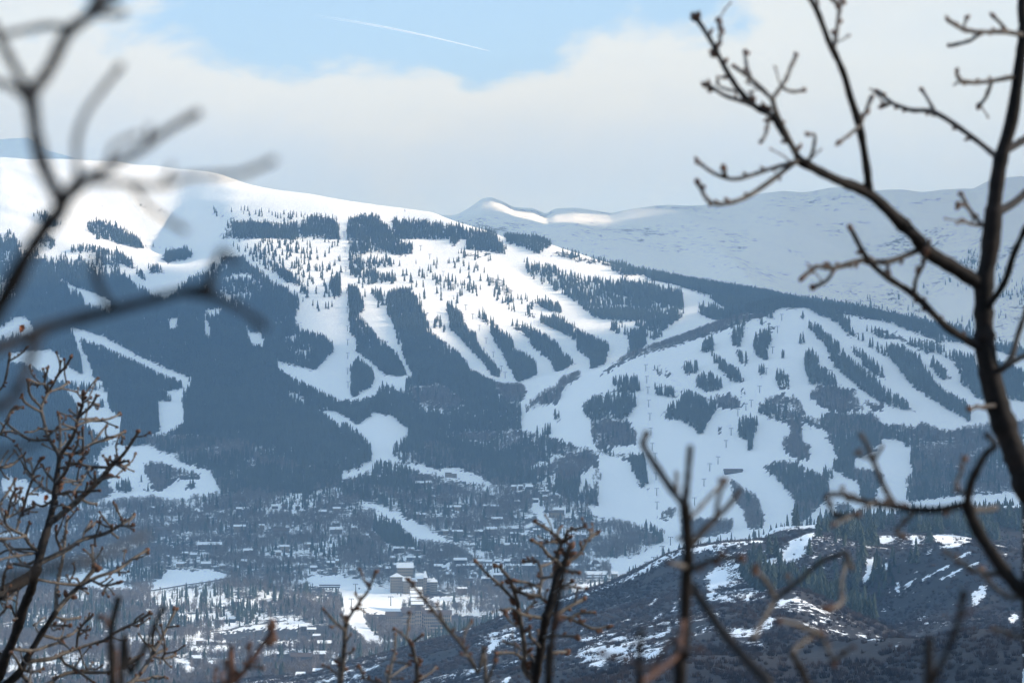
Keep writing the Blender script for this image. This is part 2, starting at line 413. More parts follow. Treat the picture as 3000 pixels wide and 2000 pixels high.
# --- the open sunlit face with scattered trees
paint(4, SPA, (1450, 140), (1600, 90), (1950, 60), (2240, 60), (2240, 640), (2000, 560), (1960, 470), (1750, 330), (1690, 280), (1590, 200), (1440, 160))
paint(1, SPA, (1400, 1330), (1700, 1360), (2240, 1410), (2240, 1480), (1500, 1400))
paint(1, CON, (1510, 1560), (1560, 1480), (1640, 1450), (1760, 1470), (1900, 1460), (1960, 1490), (1960, 1568))
paint(4, CON, (1530, 60), (1520, 0), (1960, 0), (1960, 60), (1700, 80))
paint(1, CON, (1970, 1440), (2060, 1410), (2200, 1430), (2220, 1500), (2220, 1568), (1980, 1568))
paint(4, CON, (1970, 0), (2220, 0), (2220, 50), (1990, 50))
paint(4, CON, (1730, 240), (1800, 260), (1880, 300), (1955, 380), (1950, 410), (1850, 380), (1800, 310))
paint(4, CON, (2165, 370), (2230, 340), (2240, 490), (2180, 470))
paint(4, CON, (1955, 430), (2010, 420), (2015, 470), (1960, 465))
paint(5, SPA, (60, 370), (300, 430), (300, 560), (160, 560), (110, 440))
paint(5, CON, (40, 0), (200, 0), (300, 30), (390, 130), (470, 130), (470, 200), (390, 220), (300, 190), (200, 160), (130, 130), (40, 80))
paint(2, CON, (40, 1450), (110, 1400), (240, 1410), (330, 1500), (390, 1568), (40, 1568))
paint(2, CON, (320, 1420), (400, 1440), (560, 1440), (660, 1500), (670, 1568), (370, 1568))
paint(2, THIN, (320, 1400), (420, 1370), (560, 1380), (560, 1395), (420, 1400))
paint(5, CON, (340, 0), (660, 0), (670, 80), (620, 110), (500, 100), (400, 60))
paint(2, CON, (680, 1480), (800, 1490), (940, 1510), (990, 1530), (990, 1568), (680, 1568))
paint(5, CON, (680, 0), (800, 30), (810, 80), (740, 150), (720, 140), (720, 80))
paint(5, CON, (830, 90), (940, 50), (990, 60), (1040, 120), (1080, 160), (1070, 210), (1000, 190), (900, 190), (820, 170))
paint(5, CON, (770, 180), (850, 200), (980, 210), (980, 250), (860, 240), (780, 210))
paint(5, CON, (1060, 70), (1200, 90), (1320, 100), (1400, 140), (1350, 170), (1300, 210), (1180, 160), (1090, 130))
paint(5, CON, (1340, 180), (1480, 190), (1600, 230), (1800, 270), (1900, 290), (2240, 350), (2240, 420), (2050, 380), (1950, 340), (1850, 350), (1700, 270), (1600, 260), (1400, 220))
paint(5, MED, (50, 100), (350, 200), (340, 330), (370, 400), (300, 440), (60, 370))
paint(5, SPA, (380, 230), (1000, 220), (960, 330), (930, 420), (860, 520), (700, 540), (520, 520), (440, 420), (380, 330))
paint(5, SPA, (560, 560), (680, 560), (700, 700), (760, 800), (640, 740), (570, 680))
paint(5, SPA, (980, 440), (1240, 470), (1300, 560), (1200, 600), (1000, 560))
paint(5, MED, (1100, 170), (1200, 230), (1400, 280), (1550, 330), (1700, 350), (1900, 400), (2050, 420), (2240, 440), (2240, 620), (2130, 700), (2100, 740), (2000, 700), (1870, 660), (1740, 640), (1650, 620), (1580, 560), (1500, 500), (1380, 430), (1280, 390), (1200, 310), (1150, 230))
paint(5, CON, (1700, 380), (1850, 380), (2040, 400), (2240, 450), (2240, 560), (2000, 520), (1850, 480), (1700, 440))
paint(5, CON, (1640, 560), (1800, 540), (1900, 560), (2240, 600), (2230, 630), (1900, 640), (1700, 630))
paint(5, CON, (1870, 700), (1980, 690), (2000, 800), (1950, 840), (1880, 870), (1900, 800), (1870, 760))
paint(5, SPA, (1740, 640), (1870, 660), (1890, 770), (1780, 720))
paint(5, MED, (2000, 700), (2100, 700), (2130, 740), (2050, 770), (2000, 760))
paint(5, ROCK, (960, 330), (1010, 310), (1080, 380), (1140, 440), (1100, 490), (1000, 440), (960, 400))
paint(5, CON, (200, 430), (260, 460), (280, 500), (250, 530), (210, 480))
paint(5, CON, (680, 540), (750, 550), (800, 610), (830, 690), (890, 720), (910, 800), (960, 870), (1050, 980), (1040, 1025), (990, 1000), (960, 950), (860, 850), (790, 760), (700, 690), (710, 620))
paint(5, CON, (900, 590), (940, 580), (970, 640), (1050, 700), (1110, 740), (1130, 830), (1200, 850), (1270, 900), (1280, 1000), (1160, 1050), (1100, 930), (1060, 870), (1000, 760), (960, 670), (900, 620))
paint(5, CON, (1120, 660), (1200, 680), (1260, 690), (1340, 730), (1420, 790), (1450, 850), (1530, 900), (1530, 930), (1410, 980), (1390, 920), (1260, 820), (1230, 750), (1130, 690))
paint(5, CON, (1300, 610), (1420, 620), (1500, 670), (1620, 730), (1720, 770), (1765, 800), (1740, 860), (1730, 930), (1630, 960), (1640, 900), (1560, 850), (1550, 780), (1440, 720), (1310, 660))
paint(5, CON, (1215, 585), (1280, 600), (1280, 630), (1215, 615))
paint(5, CON, (1240, 490), (1340, 510), (1440, 540), (1445, 600), (1370, 580), (1240, 520))
paint(5, ASP, (2240, 740), (2240, 790), (2000, 850), (1880, 900), (1760, 970), (1680, 1000), (1800, 920), (1870, 870), (2000, 820))
paint(5, ASP, (1220, 1190), (1300, 1120), (1420, 1060), (1440, 1020), (1560, 980), (1580, 1000), (1480, 1060), (1420, 1180), (1260, 1220), (1200, 1260))
paint(5, CON, (70, 920), (110, 880), (200, 960), (210, 1010), (190, 1090), (130, 1110), (70, 1160))
paint(5, CON, (1780, 1010), (1940, 990), (1960, 1110), (1840, 1100), (1780, 1060))
paint(5, CON, (1565, 1200), (1640, 1140), (1790, 1090), (1960, 1130), (1930, 1200), (1880, 1270), (1780, 1320), (1660, 1310), (1600, 1270))
paint(5, ASP, (1640, 1310), (1870, 1290), (1930, 1370), (1930, 1450), (1750, 1480), (1680, 1480), (1640, 1420))
paint(5, CON, (1680, 1470), (1800, 1490), (1900, 1510), (2010, 1568), (1960, 1600), (1880, 1560), (1700, 1568))
paint(8, CON, (1880, 60), (2000, 60), (2010, 130), (1910, 130))
paint(8, CON, (1910, 130), (2000, 120), (2000, 200), (2010, 300), (1960, 270), (1920, 200))
paint(5, CON, (2110, 1250), (2150, 1180), (2240, 1150), (2240, 1300), (2130, 1290))
paint(5, CON, (2050, 1050), (2200, 1090), (2210, 1150), (2080, 1140))
paint(5, CON, (2055, 930), (2110, 950), (2110, 1000), (2060, 980))
paint(5, CON, (2125, 955), (2160, 970), (2155, 1005), (2125, 1000))
paint(5, CON, (1385, 1230), (1440, 1240), (1435, 1310), (1400, 1310))
paint(5, CON, (1270, 1330), (1370, 1320), (1370, 1400), (1280, 1380))
paint(5, SPA, (2190, 830), (2240, 820), (2240, 940), (2210, 900))
# --- wooded ridge behind and the rounded hill
paint(6, CON, (0, 355), (200, 380), (500, 430), (800, 510), (1100, 550), (1330, 590), (1700, 680), (1930, 760), (2240, 830), (2240, 900), (1930, 800), (1690, 780), (1330, 650), (1060, 600), (800, 560), (640, 560), (550, 600), (430, 610), (230, 540), (170, 480), (60, 440), (0, 430))
paint(6, CON, (110, 550), (230, 560), (400, 590), (340, 640), (200, 640), (110, 600))
paint(6, ASP, (0, 740), (180, 670), (400, 600), (560, 600), (330, 680), (100, 760), (0, 790))
paint(6, CON, (830, 570), (950, 580), (1080, 620), (1100, 680), (1180, 720), (1300, 790), (1450, 800), (1560, 880), (1600, 960), (1700, 1080), (1880, 1180), (1890, 1310), (1750, 1230), (1600, 1130), (1500, 1060), (1420, 950), (1330, 880), (1200, 800), (1090, 730), (1000, 650), (900, 610))
paint(6, CON, (830, 630), (900, 680), (930, 720), (1020, 780), (1060, 850), (1150, 920), (1230, 990), (1330, 1070), (1450, 1150), (1560, 1250), (1400, 1220), (1200, 1120), (1100, 1030), (1000, 940), (950, 830), (900, 770), (830, 690))
paint(6, CON, (1060, 790), (1160, 820), (1290, 930), (1330, 1030), (1230, 980), (1130, 870))
paint(6, CON, (1160, 660), (1300, 690), (1390, 730), (1390, 770), (1280, 750), (1180, 700))
paint(6, CON, (1200, 680), (1450, 740), (1690, 790), (1730, 830), (1900, 860), (1990, 1000), (2030, 1180), (1930, 1150), (1840, 1050), (1800, 930), (1690, 860), (1560, 840), (1450, 780))
paint(6, CON, (2060, 900), (2240, 960), (2240, 1180), (2100, 1150), (2040, 1000))
paint(6, CON, (1590, 840), (1640, 880), (1730, 960), (1770, 1030), (1700, 1030), (1640, 960))
paint(6, CON, (770, 860), (840, 810), (880, 880), (890, 940), (960, 960), (1050, 1070), (950, 1080), (840, 1060), (810, 1000), (800, 900))
paint(6, ASP, (835, 1110), (900, 1070), (1120, 1090), (1140, 1150), (1200, 1220), (1060, 1240), (900, 1200), (840, 1150))
for pts in (((130, 770), (200, 730), (205, 840), (270, 900), (330, 940), (405, 1000), (400, 1055), (320, 1040), (250, 980), (190, 890), (130, 850)),
            ((310, 720), (350, 670), (430, 660), (425, 700), (380, 750), (375, 810), (340, 800)), ((345, 830), (420, 850), (440, 920), (390, 930), (350, 870)),
            ((475, 640), (530, 620), (540, 680), (480, 670)), ((545, 600), (595, 590), (590, 630), (545, 625)), ((560, 660), (600, 680), (590, 720), (560, 710)),
            ((455, 820), (500, 700), (560, 700), (585, 770), (550, 840), (550, 910), (480, 870)), ((648, 830), (672, 830), (672, 890), (650, 890)),
            ((495, 940), (530, 920), (530, 1000), (505, 1020)), ((605, 990), (640, 960), (700, 990), (700, 1090), (620, 1080)),
            ((760, 740), (790, 720), (815, 770), (800, 800), (765, 790)), ((760, 580), (800, 590), (800, 635), (765, 625)), ((0, 910), (100, 910), (100, 990), (0, 990)),
            ((80, 1010), (160, 970), (250, 1020), (245, 1100), (150, 1110), (90, 1080)), ((0, 1100), (60, 1090), (100, 1130), (220, 1140), (215, 1230), (160, 1320), (110, 1400), (60, 1340), (0, 1300)),
            ((380, 1100), (410, 1090), (410, 1140), (385, 1140)), ((375, 1260), (480, 1260), (485, 1370), (450, 1440), (480, 1500), (430, 1500), (430, 1440), (380, 1410)), ((228, 1335), (252, 1335), (252, 1390), (228, 1390))):
    paint(6, CON, *pts)
paint(6, ASP, (220, 1130), (300, 1120), (400, 1180), (380, 1220), (220, 1210))
paint(6, MIX, (485, 1220), (580, 1140), (680, 1120), (760, 1160), (830, 1270), (760, 1310), (640, 1300), (490, 1250))
paint(6, ASP, (700, 1300), (780, 1320), (780, 1420), (840, 1480), (840, 1540), (770, 1560), (670, 1500), (665, 1420), (720, 1380))
paint(6, MIX, (780, 1270), (900, 1270), (960, 1240), (1060, 1250), (1250, 1250), (1300, 1320), (1490, 1330), (1560, 1310), (1750, 1370), (1920, 1330), (2240, 1300), (2240, 1640), (1510, 1640), (1490, 1470), (1400, 1420), (1310, 1410), (1270, 1490), (1100, 1568), (1000, 1510), (940, 1400), (940, 1350), (820, 1330))
paint(6, ASP, (1560, 1310), (1750, 1370), (1920, 1330), (2240, 1300), (2240, 1420), (1600, 1420), (1490, 1370))
paint(6, ASP, (1200, 1170), (1310, 1190), (1320, 1240), (1210, 1220))
paint(6, SNOW, (1250, 1250), (1340, 1260), (1340, 1320), (1300, 1320))
paint(6, SNOW, (1490, 1280), (1560, 1280), (1570, 1310), (1500, 1350))
paint(9, MIX, (510, 140), (640, 110), (740, 110), (830, 160), (930, 200), (970, 290), (920, 380), (820, 480), (740, 540), (720, 450), (740, 370), (680, 290), (600, 210))
paint(9, ASP, (320, 230), (400, 290), (480, 330), (540, 490), (520, 550), (420, 540), (400, 430), (330, 350))
paint(9, MIX, (990, 100), (1110, 60), (1120, 150), (1250, 170), (1340, 200), (1300, 270), (1260, 300), (1270, 390), (1180, 370), (1150, 250), (1000, 170))
paint(9, MIX, (1500, 0), (2240, 0), (2240, 310), (1800, 330), (1600, 360), (1480, 380), (1470, 220), (1550, 160))
paint(9, ASP, (60, 480), (180, 490), (330, 490), (330, 560), (220, 600), (100, 600), (0, 620), (0, 480))
paint(9, ASP, (1000, 380), (1090, 390), (1100, 450), (1010, 450))
paint(9, CON, (925, 140), (945, 140), (945, 220), (925, 220))
paint(9, CON, (955, 150), (982, 150), (982, 222), (955, 222))
# far alpine range, thin timber
paint(6, THIN, (1200, 480), (1500, 420), (1750, 350), (1930, 400), (1930, 640), (1700, 660), (1330, 590), (1100, 540))
paint(6, MED, (1750, 300), (1930, 130), (1940, 330), (1800, 330))
paint(6, MED, (1730, 610), (1930, 620), (1930, 740), (1730, 690))
paint(6, MED, (2060, 260), (2240, 350), (2240, 700), (2080, 640))
paint(6, SNOW, (1640, 520), (1780, 480), (1930, 530), (1930, 600), (1800, 600), (1680, 580))
# --- valley and village snow
paint(7, SNOW, (640, 80), (720, 60), (740, 20), (960, 0), (1060, 40), (1180, 110), (1390, 170), (1400, 210), (1420, 240), (1440, 300), (1300, 330), (1150, 370), (1000, 340), (860, 340), (700, 380), (600, 390), (740, 320), (760, 290), (690, 280), (740, 240), (640, 200))
paint(4, SNOW, (650, 1500), (740, 1450), (830, 1465), (960, 1470), (1040, 1500), (1170, 1568), (640, 1568))
paint(7, ASP, (940, 130), (1000, 110), (1100, 130), (1160, 160), (1300, 180), (1330, 210), (1160, 230), (1060, 300), (1010, 300), (960, 210))
paint(7, SNOW, (0, 220), (180, 230), (220, 310), (330, 320), (330, 400), (100, 390), (30, 340))
for pts in (((760, 240), (840, 220), (880, 290), (830, 320), (770, 300)), ((1210, 290), (1270, 220), (1275, 290)), ((915, 200), (932, 200), (932, 260), (915, 260)), ((938, 260), (970, 255), (970, 310), (938, 310))):
    paint(7, CON, *pts)
for pts in (((400, 880), (500, 860), (640, 820), (830, 860), (760, 900), (900, 930), (980, 950), (700, 950), (560, 930), (420, 900)),
            ((970, 960), (1100, 820), (1160, 810), (1250, 830), (1400, 820), (1510, 860), (1500, 880), (1300, 910), (1100, 940)),
            ((1980, 870), (2240, 850), (2240, 940), (2100, 930), (2000, 890)), ((830, 1262), (1100, 1240), (1500, 1210), (1850, 1150), (1940, 1190), (1720, 1212), (1500, 1230), (1100, 1264), (850, 1280)),
            ((1240, 1316), (1530, 1316), (1480, 1350), (1250, 1348)), ((1700, 1284), (1980, 1276), (1980, 1300), (1700, 1306)), ((1150, 1400), (1220, 1395), (1260, 1440), (1340, 1475), (1220, 1480)),
            ((1290, 1275), (1320, 1275), (1320, 1295), (1290, 1295)), ((1820, 1130), (1900, 1130), (2040, 1175), (1960, 1190))):
    paint(7, SNOW, *pts)
paint(7, THIN, (1000, 970), (1300, 940), (1600, 990), (1550, 1050), (1200, 1050), (980, 1030))
paint(7, THIN, (1450, 1130), (1550, 1060), (1680, 1080), (1700, 1140), (1500, 1160))
paint(7, BARE, (1400, 1235), (1560, 1215), (1900, 1205), (2130, 1180), (2180, 1260), (1980, 1275), (1500, 1290))
paint(7, BARE, (1600, 1400), (1900, 1380), (2200, 1390), (2200, 1420), (1800, 1440), (1600, 1430))
for pts in (((200, 0), (330, 0), (330, 50), (370, 90), (430, 120), (500, 120), (620, 160), (760, 150), (880, 190), (990, 260), (850, 250), (740, 210), (560, 180), (480, 150), (380, 110), (240, 150), (170, 180), (100, 200), (0, 240), (0, 180), (120, 150), (200, 80)),
            ((110, 370), (200, 390), (330, 440), (460, 490), (600, 570), (700, 620), (800, 660), (960, 740), (1160, 750), (1100, 760), (900, 740), (720, 640), (520, 620), (400, 540), (300, 470), (200, 410)),
            ((1690, 60), (1880, 100), (1910, 180), (1920, 270), (2010, 300), (2000, 180), (2010, 100), (2240, 0), (2240, 700), (2100, 770), (1900, 870), (1780, 850), (1770, 760), (1900, 740), (2000, 690), (1960, 640), (2100, 640), (2110, 560), (2000, 500), (1900, 480), (1780, 430), (1690, 380), (1680, 300), (1710, 220)),
            ((1580, 700), (1700, 740), (1900, 740), (2000, 690), (2100, 660), (2240, 640), (2240, 710), (2100, 780), (1850, 885), (1780, 850), (1760, 770), (1600, 740)),
            ((1480, 920), (1850, 885), (1700, 970), (1560, 985)), ((0, 860), (120, 890), (350, 960), (480, 990), (400, 1030), (390, 1100), (200, 1120), (150, 1120), (170, 1200), (240, 1260), (280, 1310), (170, 1290), (100, 1230), (20, 1150), (0, 1100)),
            ((490, 860), (560, 860), (540, 900), (480, 900)), ((650, 780), (720, 770), (720, 815), (650, 815)), ((480, 990), (700, 1000), (830, 1030), (1060, 1045), (1060, 1055), (830, 1045), (560, 1010)),
            ((1160, 940), (1320, 930), (1320, 960), (1160, 965)), ((2000, 600), (2030, 600), (1970, 700), (1950, 690)), ((780, 1110), (930, 1100), (930, 1112), (790, 1118)), ((820, 1128), (1060, 1118), (1060, 1130), (830, 1138)),
            ((540, 1260), (700, 1240), (860, 1200), (850, 1220), (700, 1262), (560, 1275)), ((1240, 380), (1300, 390), (1390, 520), (1420, 560), (1350, 540), (1290, 470))):
    paint(8, SNOW, *pts)
paint(5, SNOW, (200, 1245), (330, 1262), (450, 1360), (400, 1420), (330, 1460), (345, 1568), (190, 1568), (200, 1480), (170, 1420), (120, 1370), (60, 1330), (0, 1310), (0, 1255), (60, 1290), (100, 1330), (150, 1300))
paint(5, CON, (78, 1370), (130, 1380), (150, 1440), (165, 1480), (100, 1430))
paint(5, CON, (0, 1400), (100, 1440), (190, 1500), (200, 1568), (0, 1568))
paint(8, CON, (0, 0), (190, 0), (195, 60), (130, 130), (60, 160), (0, 180))
paint(8, CON, (180, 170), (240, 100), (330, 110), (420, 130), (480, 160), (560, 190), (560, 230), (300, 240), (170, 220))
paint(8, MIX, (0, 250), (170, 200), (560, 200), (700, 260), (900, 300), (700, 330), (400, 340), (0, 350))
paint(8, ASP, (2100, 450), (2190, 410), (2190, 460), (2120, 500), (2070, 490))
paint(8, MIX, (1990, 560), (2110, 560), (2110, 640), (1990, 690), (1990, 620))
paint(8, CON, (2000, 500), (2060, 510), (2100, 590), (2080, 620), (2000, 570))
paint(8, CON, (220, 460), (380, 500), (400, 560), (520, 630), (500, 690), (300, 660), (200, 560))
paint(8, CON, (850, 640), (1000, 620), (1020, 700), (880, 700))
paint(8, BARE, (160, 1110), (400, 1100), (620, 1105), (1060, 1140), (1040, 1190), (700, 1200), (300, 1160))
# --- the near hills: oak brush, snow left in the hollows, firs in the draws
paint('F', BRU, (830, 1568), (900, 1500), (960, 1478), (1050, 1452), (1170, 1408), (1337, 1368), (1449, 1324), (1530, 1283), (1568, 1268), (1640, 1255), (1740, 1240), (1790, 1214), (1880, 1208), (2000, 1188), (2352, 1160), (2352, 1568))
paint(9, EFIR, (330, 690), (640, 610), (700, 640), (900, 590), (1250, 590), (1300, 640), (1500, 700), (1580, 640), (1640, 620), (1650, 690), (1560, 760), (1560, 860), (1500, 900), (1400, 980), (1300, 1080), (1240, 1200), (1400, 1290), (1500, 1310), (1300, 1300), (1100, 1130), (900, 1060), (800, 960), (640, 960), (500, 960), (400, 880))
paint(9, EFIR, (870, 530), (900, 490), (1250, 445), (1500, 450), (1700, 440), (1850, 430), (2240, 400), (2240, 640), (1900, 600), (1650, 570), (1200, 565))
NEARSNOW = np.zeros((RH, RW), np.float32)
def patch(tile, *pts, amount=1.0):
    keep = COV.copy()
    paint(tile, 99, *pts)
    NEARSNOW[COV == 99] = np.maximum(NEARSNOW[COV == 99], amount)
    COV[:] = keep
for pts in (((700, 640), (820, 580), (920, 585), (860, 610), (800, 680), (760, 750), (650, 780), (640, 740), (690, 680)), ((1160, 590), (1250, 590), (1240, 630), (1170, 615)),
            ((1280, 600), (1390, 600), (1390, 630), (1330, 660), (1290, 650)), ((1500, 595), (1580, 600), (1560, 640), (1530, 700), (1510, 680)), ((1640, 590), (1780, 590), (1910, 620), (1880, 650), (1780, 680), (1700, 660), (1640, 630)),
            ((1600, 710), (1650, 670), (1640, 720), (1610, 740)), ((1190, 750), (1280, 740), (1250, 830), (1210, 900), (1170, 940), (1180, 880), (1210, 830)), ((1290, 770), (1350, 790), (1330, 830), (1300, 820)),
            ((1200, 960), (1225, 1040), (1215, 1075), (1190, 1020)), ((1400, 945), (1600, 850), (1890, 700), (1895, 715), (1620, 870), (1410, 960)), ((1680, 880), (1950, 770), (1950, 785), (1690, 900)),
            ((2000, 650), (2240, 690), (2240, 700), (2060, 680)), ((1250, 1130), (1350, 1060), (1360, 1075), (1270, 1140)), ((1900, 980), (1990, 910), (2030, 940), (1990, 1000), (1950, 1060), (1900, 1060)),
            ((2150, 1120), (2210, 1100), (2220, 1150), (2170, 1190), (2140, 1160)), ((170, 860), (280, 830), (290, 880), (230, 930), (200, 1020), (160, 1000), (190, 920)), ((420, 990), (465, 960), (460, 1010), (400, 1050)),
            ((370, 850), (440, 840), (420, 880), (370, 880)), ((640, 1020), (760, 1000), (870, 1060), (1000, 1110), (960, 1160), (850, 1130), (640, 1100), (590, 1080)), ((290, 1280), (330, 1210), (470, 1220), (600, 1100), (590, 1210), (500, 1270), (560, 1350), (430, 1330)),
            ((780, 1180), (960, 1150), (980, 1165), (800, 1190)), ((500, 780), (590, 760), (570, 870), (510, 860))):
    patch(9, *pts)
for pts in (((960, 1380), (980, 1290), (1020, 1280), (1020, 1330), (980, 1390)), ((1880, 1160), (1920, 1070), (1930, 1090), (1900, 1160)), ((2040, 1150), (2100, 1090), (2110, 1110), (2060, 1160)), ((2010, 1060), (2080, 1000), (2090, 1010), (2030, 1070)),
            ((2150, 1110), (2220, 1000), (2230, 1010), (2170, 1110)), ((1590, 1290), (1660, 1260), (1650, 1280), (1600, 1310)), ((1600, 1370), (1640, 1320), (1650, 1340), (1610, 1390)), ((770, 1480), (890, 1478), (890, 1488), (770, 1490)), ((1050, 1560), (1120, 1500), (1110, 1540), (1080, 1568))):
    patch(8, *pts)

for tl, pts in ((9, ((520, 1060), (760, 1000), (1000, 1080), (1320, 1240), (1320, 1290), (1000, 1270), (760, 1210), (560, 1230))), (9, ((0, 1130), (180, 1060), (420, 1200), (300, 1300), (100, 1270), (0, 1230))), (8, ((880, 1260), (1150, 1190), (1220, 1300), (1000, 1420), (900, 1380))),
                (8, ((1560, 1200), (2240, 1080), (2240, 1420), (1700, 1500), (1560, 1380))), (9, ((860, 575), (1500, 585), (1900, 620), (1800, 690), (1500, 690), (1200, 680), (900, 640))), (9, ((150, 830), (620, 740), (640, 960), (400, 1060), (160, 1030)))):
    patch(tl, *pts, amount=0.42)
COVN = COV
def cover(u, v):
    i = np.clip((v / RS).astype(int), 0, RH - 1); j = np.clip((u / RS).astype(int), 0, RW - 1)
    return COVN[i, j]
#                 SNOW  CON  ASP  SPA   MED   MIX  VIL  ROCK  BARE BRU EFIR THIN
P_CON = np.array([0.0, 0.97, .05, .050, .30, .36, .065, .05, .01, .00, .34, .10])
P_ASP = np.array([0.0, 0.00, .90, .000, .00, .62, .56, .00, .03, .01, .05, .06])
BARE_F = np.array([0.0, 0.45, .78, .0, .04, .66, .50, .10, .95, .86, .86, .12])
ROCK_F = np.array([0.0, 0.0, 0, 0, 0, 0, 0, 0.34, 0, 0, 0, 0.05])

# ------------------------------------------------------------------ terrain sheet and its ground
UGM = np.repeat(ug[None, :], len(yg), 0)
ju = rng.normal(0, 3.0, UGM.shape); jv = rng.normal(0, 3.0, UGM.shape)
CG = cover(UGM + ju, VG - 4 + jv)
infr = (UGM > -100) & (UGM < 3100) & (VG < 2040)
bare = np.where(infr, BARE_F[CG], np.where(YG < 4300, 1.0, 0.3))
hillm = (YG < 4000) & (~infr | np.isin(CG, (BRU, EFIR)))
bare = np.where(hillm, np.maximum(bare, np.where((YG > 2000) & (YG < 3450), 0.86, 0.93)), np.where(np.isin(CG, (BRU, EFIR)) & infr, 0.4, bare))
ns = NEARSNOW[np.clip((VG / RS).astype(int), 0, RH - 1), np.clip((UGM / RS).astype(int), 0, RW - 1)]
k = np.array([1, 2, 1]) / 4
for _ in range(2):
    ns = np.apply_along_axis(lambda a: np.convolve(a, k, 'same'), 1, ns)
bare = np.where(hillm & infr, bare - 0.64 * ns, bare)
rock = np.where(infr, ROCK_F[CG], 0.0)
rock = np.maximum(rock, np.where(YG > 11200, 0.292, 0.0))

nr, nc = ZG.shape
co = np.stack([XG, YG, ZG], -1).reshape(-1, 3)
ii = np.arange(nr * nc).reshape(nr, nc)
quads = np.stack([ii[:-1, :-1], ii[:-1, 1:], ii[1:, 1:], ii[1:, :-1]], -1).reshape(-1, 4)
tm = bpy.data.meshes.new('terrain')
tm.vertices.add(len(co)); tm.vertices.foreach_set('co', co.ravel())
tm.loops.add(quads.size); tm.loops.foreach_set('vertex_index', quads.ravel().astype(np.int32))
tm.polygons.add(len(quads)); tm.polygons.foreach_set('loop_start', np.arange(0, quads.size, 4, dtype=np.int32))
tm.polygons.foreach_set('use_smooth', np.ones(len(quads), bool))
tm.update(calc_edges=True)
for nm, arr in (('bare', bare), ('rock', rock)):
    a = tm.attributes.new(nm, 'FLOAT', 'POINT')
    a.data.foreach_set('value', arr.ravel().astype(np.float32))
terrain = link('terrain', tm)
tag(terrain, 'snow-covered mountains, valley floor and brushy near hills', None, None, 'structure')

m, t = material('snow_and_brush')
gp = t.n('ShaderNodeNewGeometry').outputs['Position']
ab = t.n('ShaderNodeAttribute', attribute_name='bare').outputs['Fac']
ar = t.n('ShaderNodeAttribute', attribute_name='rock').outputs['Fac']
st = t.n('ShaderNodeVectorMath', operation='MULTIPLY'); t.put(st.inputs[0], gp); st.inputs[1].default_value = (1, 0.45, 1.0)
nbig = t.noise(st.outputs[0], 0.016, 6, 0.62)
nfin = t.noise(st.outputs[0], 0.09, 5, 0.65)
nvf = t.noise(gp, 0.30, 4, 0.6)
nn = t.m('ADD', t.m('ADD', t.m('MULTIPLY', nbig, 0.45), t.m('MULTIPLY', nfin, 0.3)), t.m('MULTIPLY', nvf, 0.25))
nn = t.ss(nn, 0.34, 0.66)
fb = t.ss(t.m('SUBTRACT', ab, nn), -0.05, 0.05)
nrk = t.m('ADD', t.m('MULTIPLY', t.noise(gp, 0.03, 10, 0.80, 0.4), 0.64), t.m('MULTIPLY', t.noise(gp, 0.0022, 4, 0.6), 0.36))
fr = t.ss(t.m('ADD', nrk, t.m('MULTIPLY', ar, 0.42)), 0.66, 0.72)
sn = t.mix(nfin, (0.86, 0.89, 0.93), (0.91, 0.93, 0.95))
br = t.mix(nbig, (0.018, 0.016, 0.016), (0.042, 0.035, 0.031))
br = t.mix(t.m('MULTIPLY', t.ss(nfin, 0.5, 0.75), 0.5), br, (0.075, 0.064, 0.05))
rk = t.mix(nfin, (0.07, 0.07, 0.075), (0.16, 0.15, 0.145))
c = t.mix(fb, sn, br)
c = t.mix(fr, c, rk)
b = t.n('ShaderNodeBsdfPrincipled')
t.put(b.inputs['Base Color'], c)
b.inputs['Roughness'].default_value = 0.75
b.inputs['Specular IOR Level'].default_value = 0.15
bp = t.n('ShaderNodeBump')
bp.inputs['Strength'].default_value = 0.25
bp.inputs['Distance'].default_value = 6.0
t.put(bp.inputs['Height'], t.m('ADD', nfin, t.m('MULTIPLY', fr, 0.5)))
t.t.links.new(bp.outputs[0], b.inputs['Normal'])
o = t.n('ShaderNodeOutputMaterial')
t.t.links.new(b.outputs[0], o.inputs[0])
tm.materials.append(m)

# the hillside the camera stands on, dropping away under the oaks
gx = np.arange(-70, 70.1, 1.0); gyy = np.arange(-40, 96, 1.0)
GX, GY = np.meshgrid(gx, gyy)
def hill_z(X, Y):
    return -1.75 - 0.31 * Y + 0.35 * np.asarray(fbm(np.asarray(X, float) + 300, np.asarray(Y, float) + 300, 9, 3))
GZ = hill_z(GX, GY)
GZ = np.where(GY > 88, np.minimum(GZ, -31.5), GZ)
n2_ = np.arange(GX.size).reshape(GX.shape)
fq = np.stack([n2_[:-1, :-1], n2_[:-1, 1:], n2_[1:, 1:], n2_[1:, :-1]], -1).reshape(-1, 4)
hs = mesh_obj('hillside_ground', np.stack([GX, GY, GZ], -1).reshape(-1, 3), fq.tolist(), simple('dry_hillside', (0.11, 0.085, 0.06), 0.95, 0.5, 0.8), None, True)
tag(hs, 'dry brown hillside falling away under the oaks', None, None, 'structure')
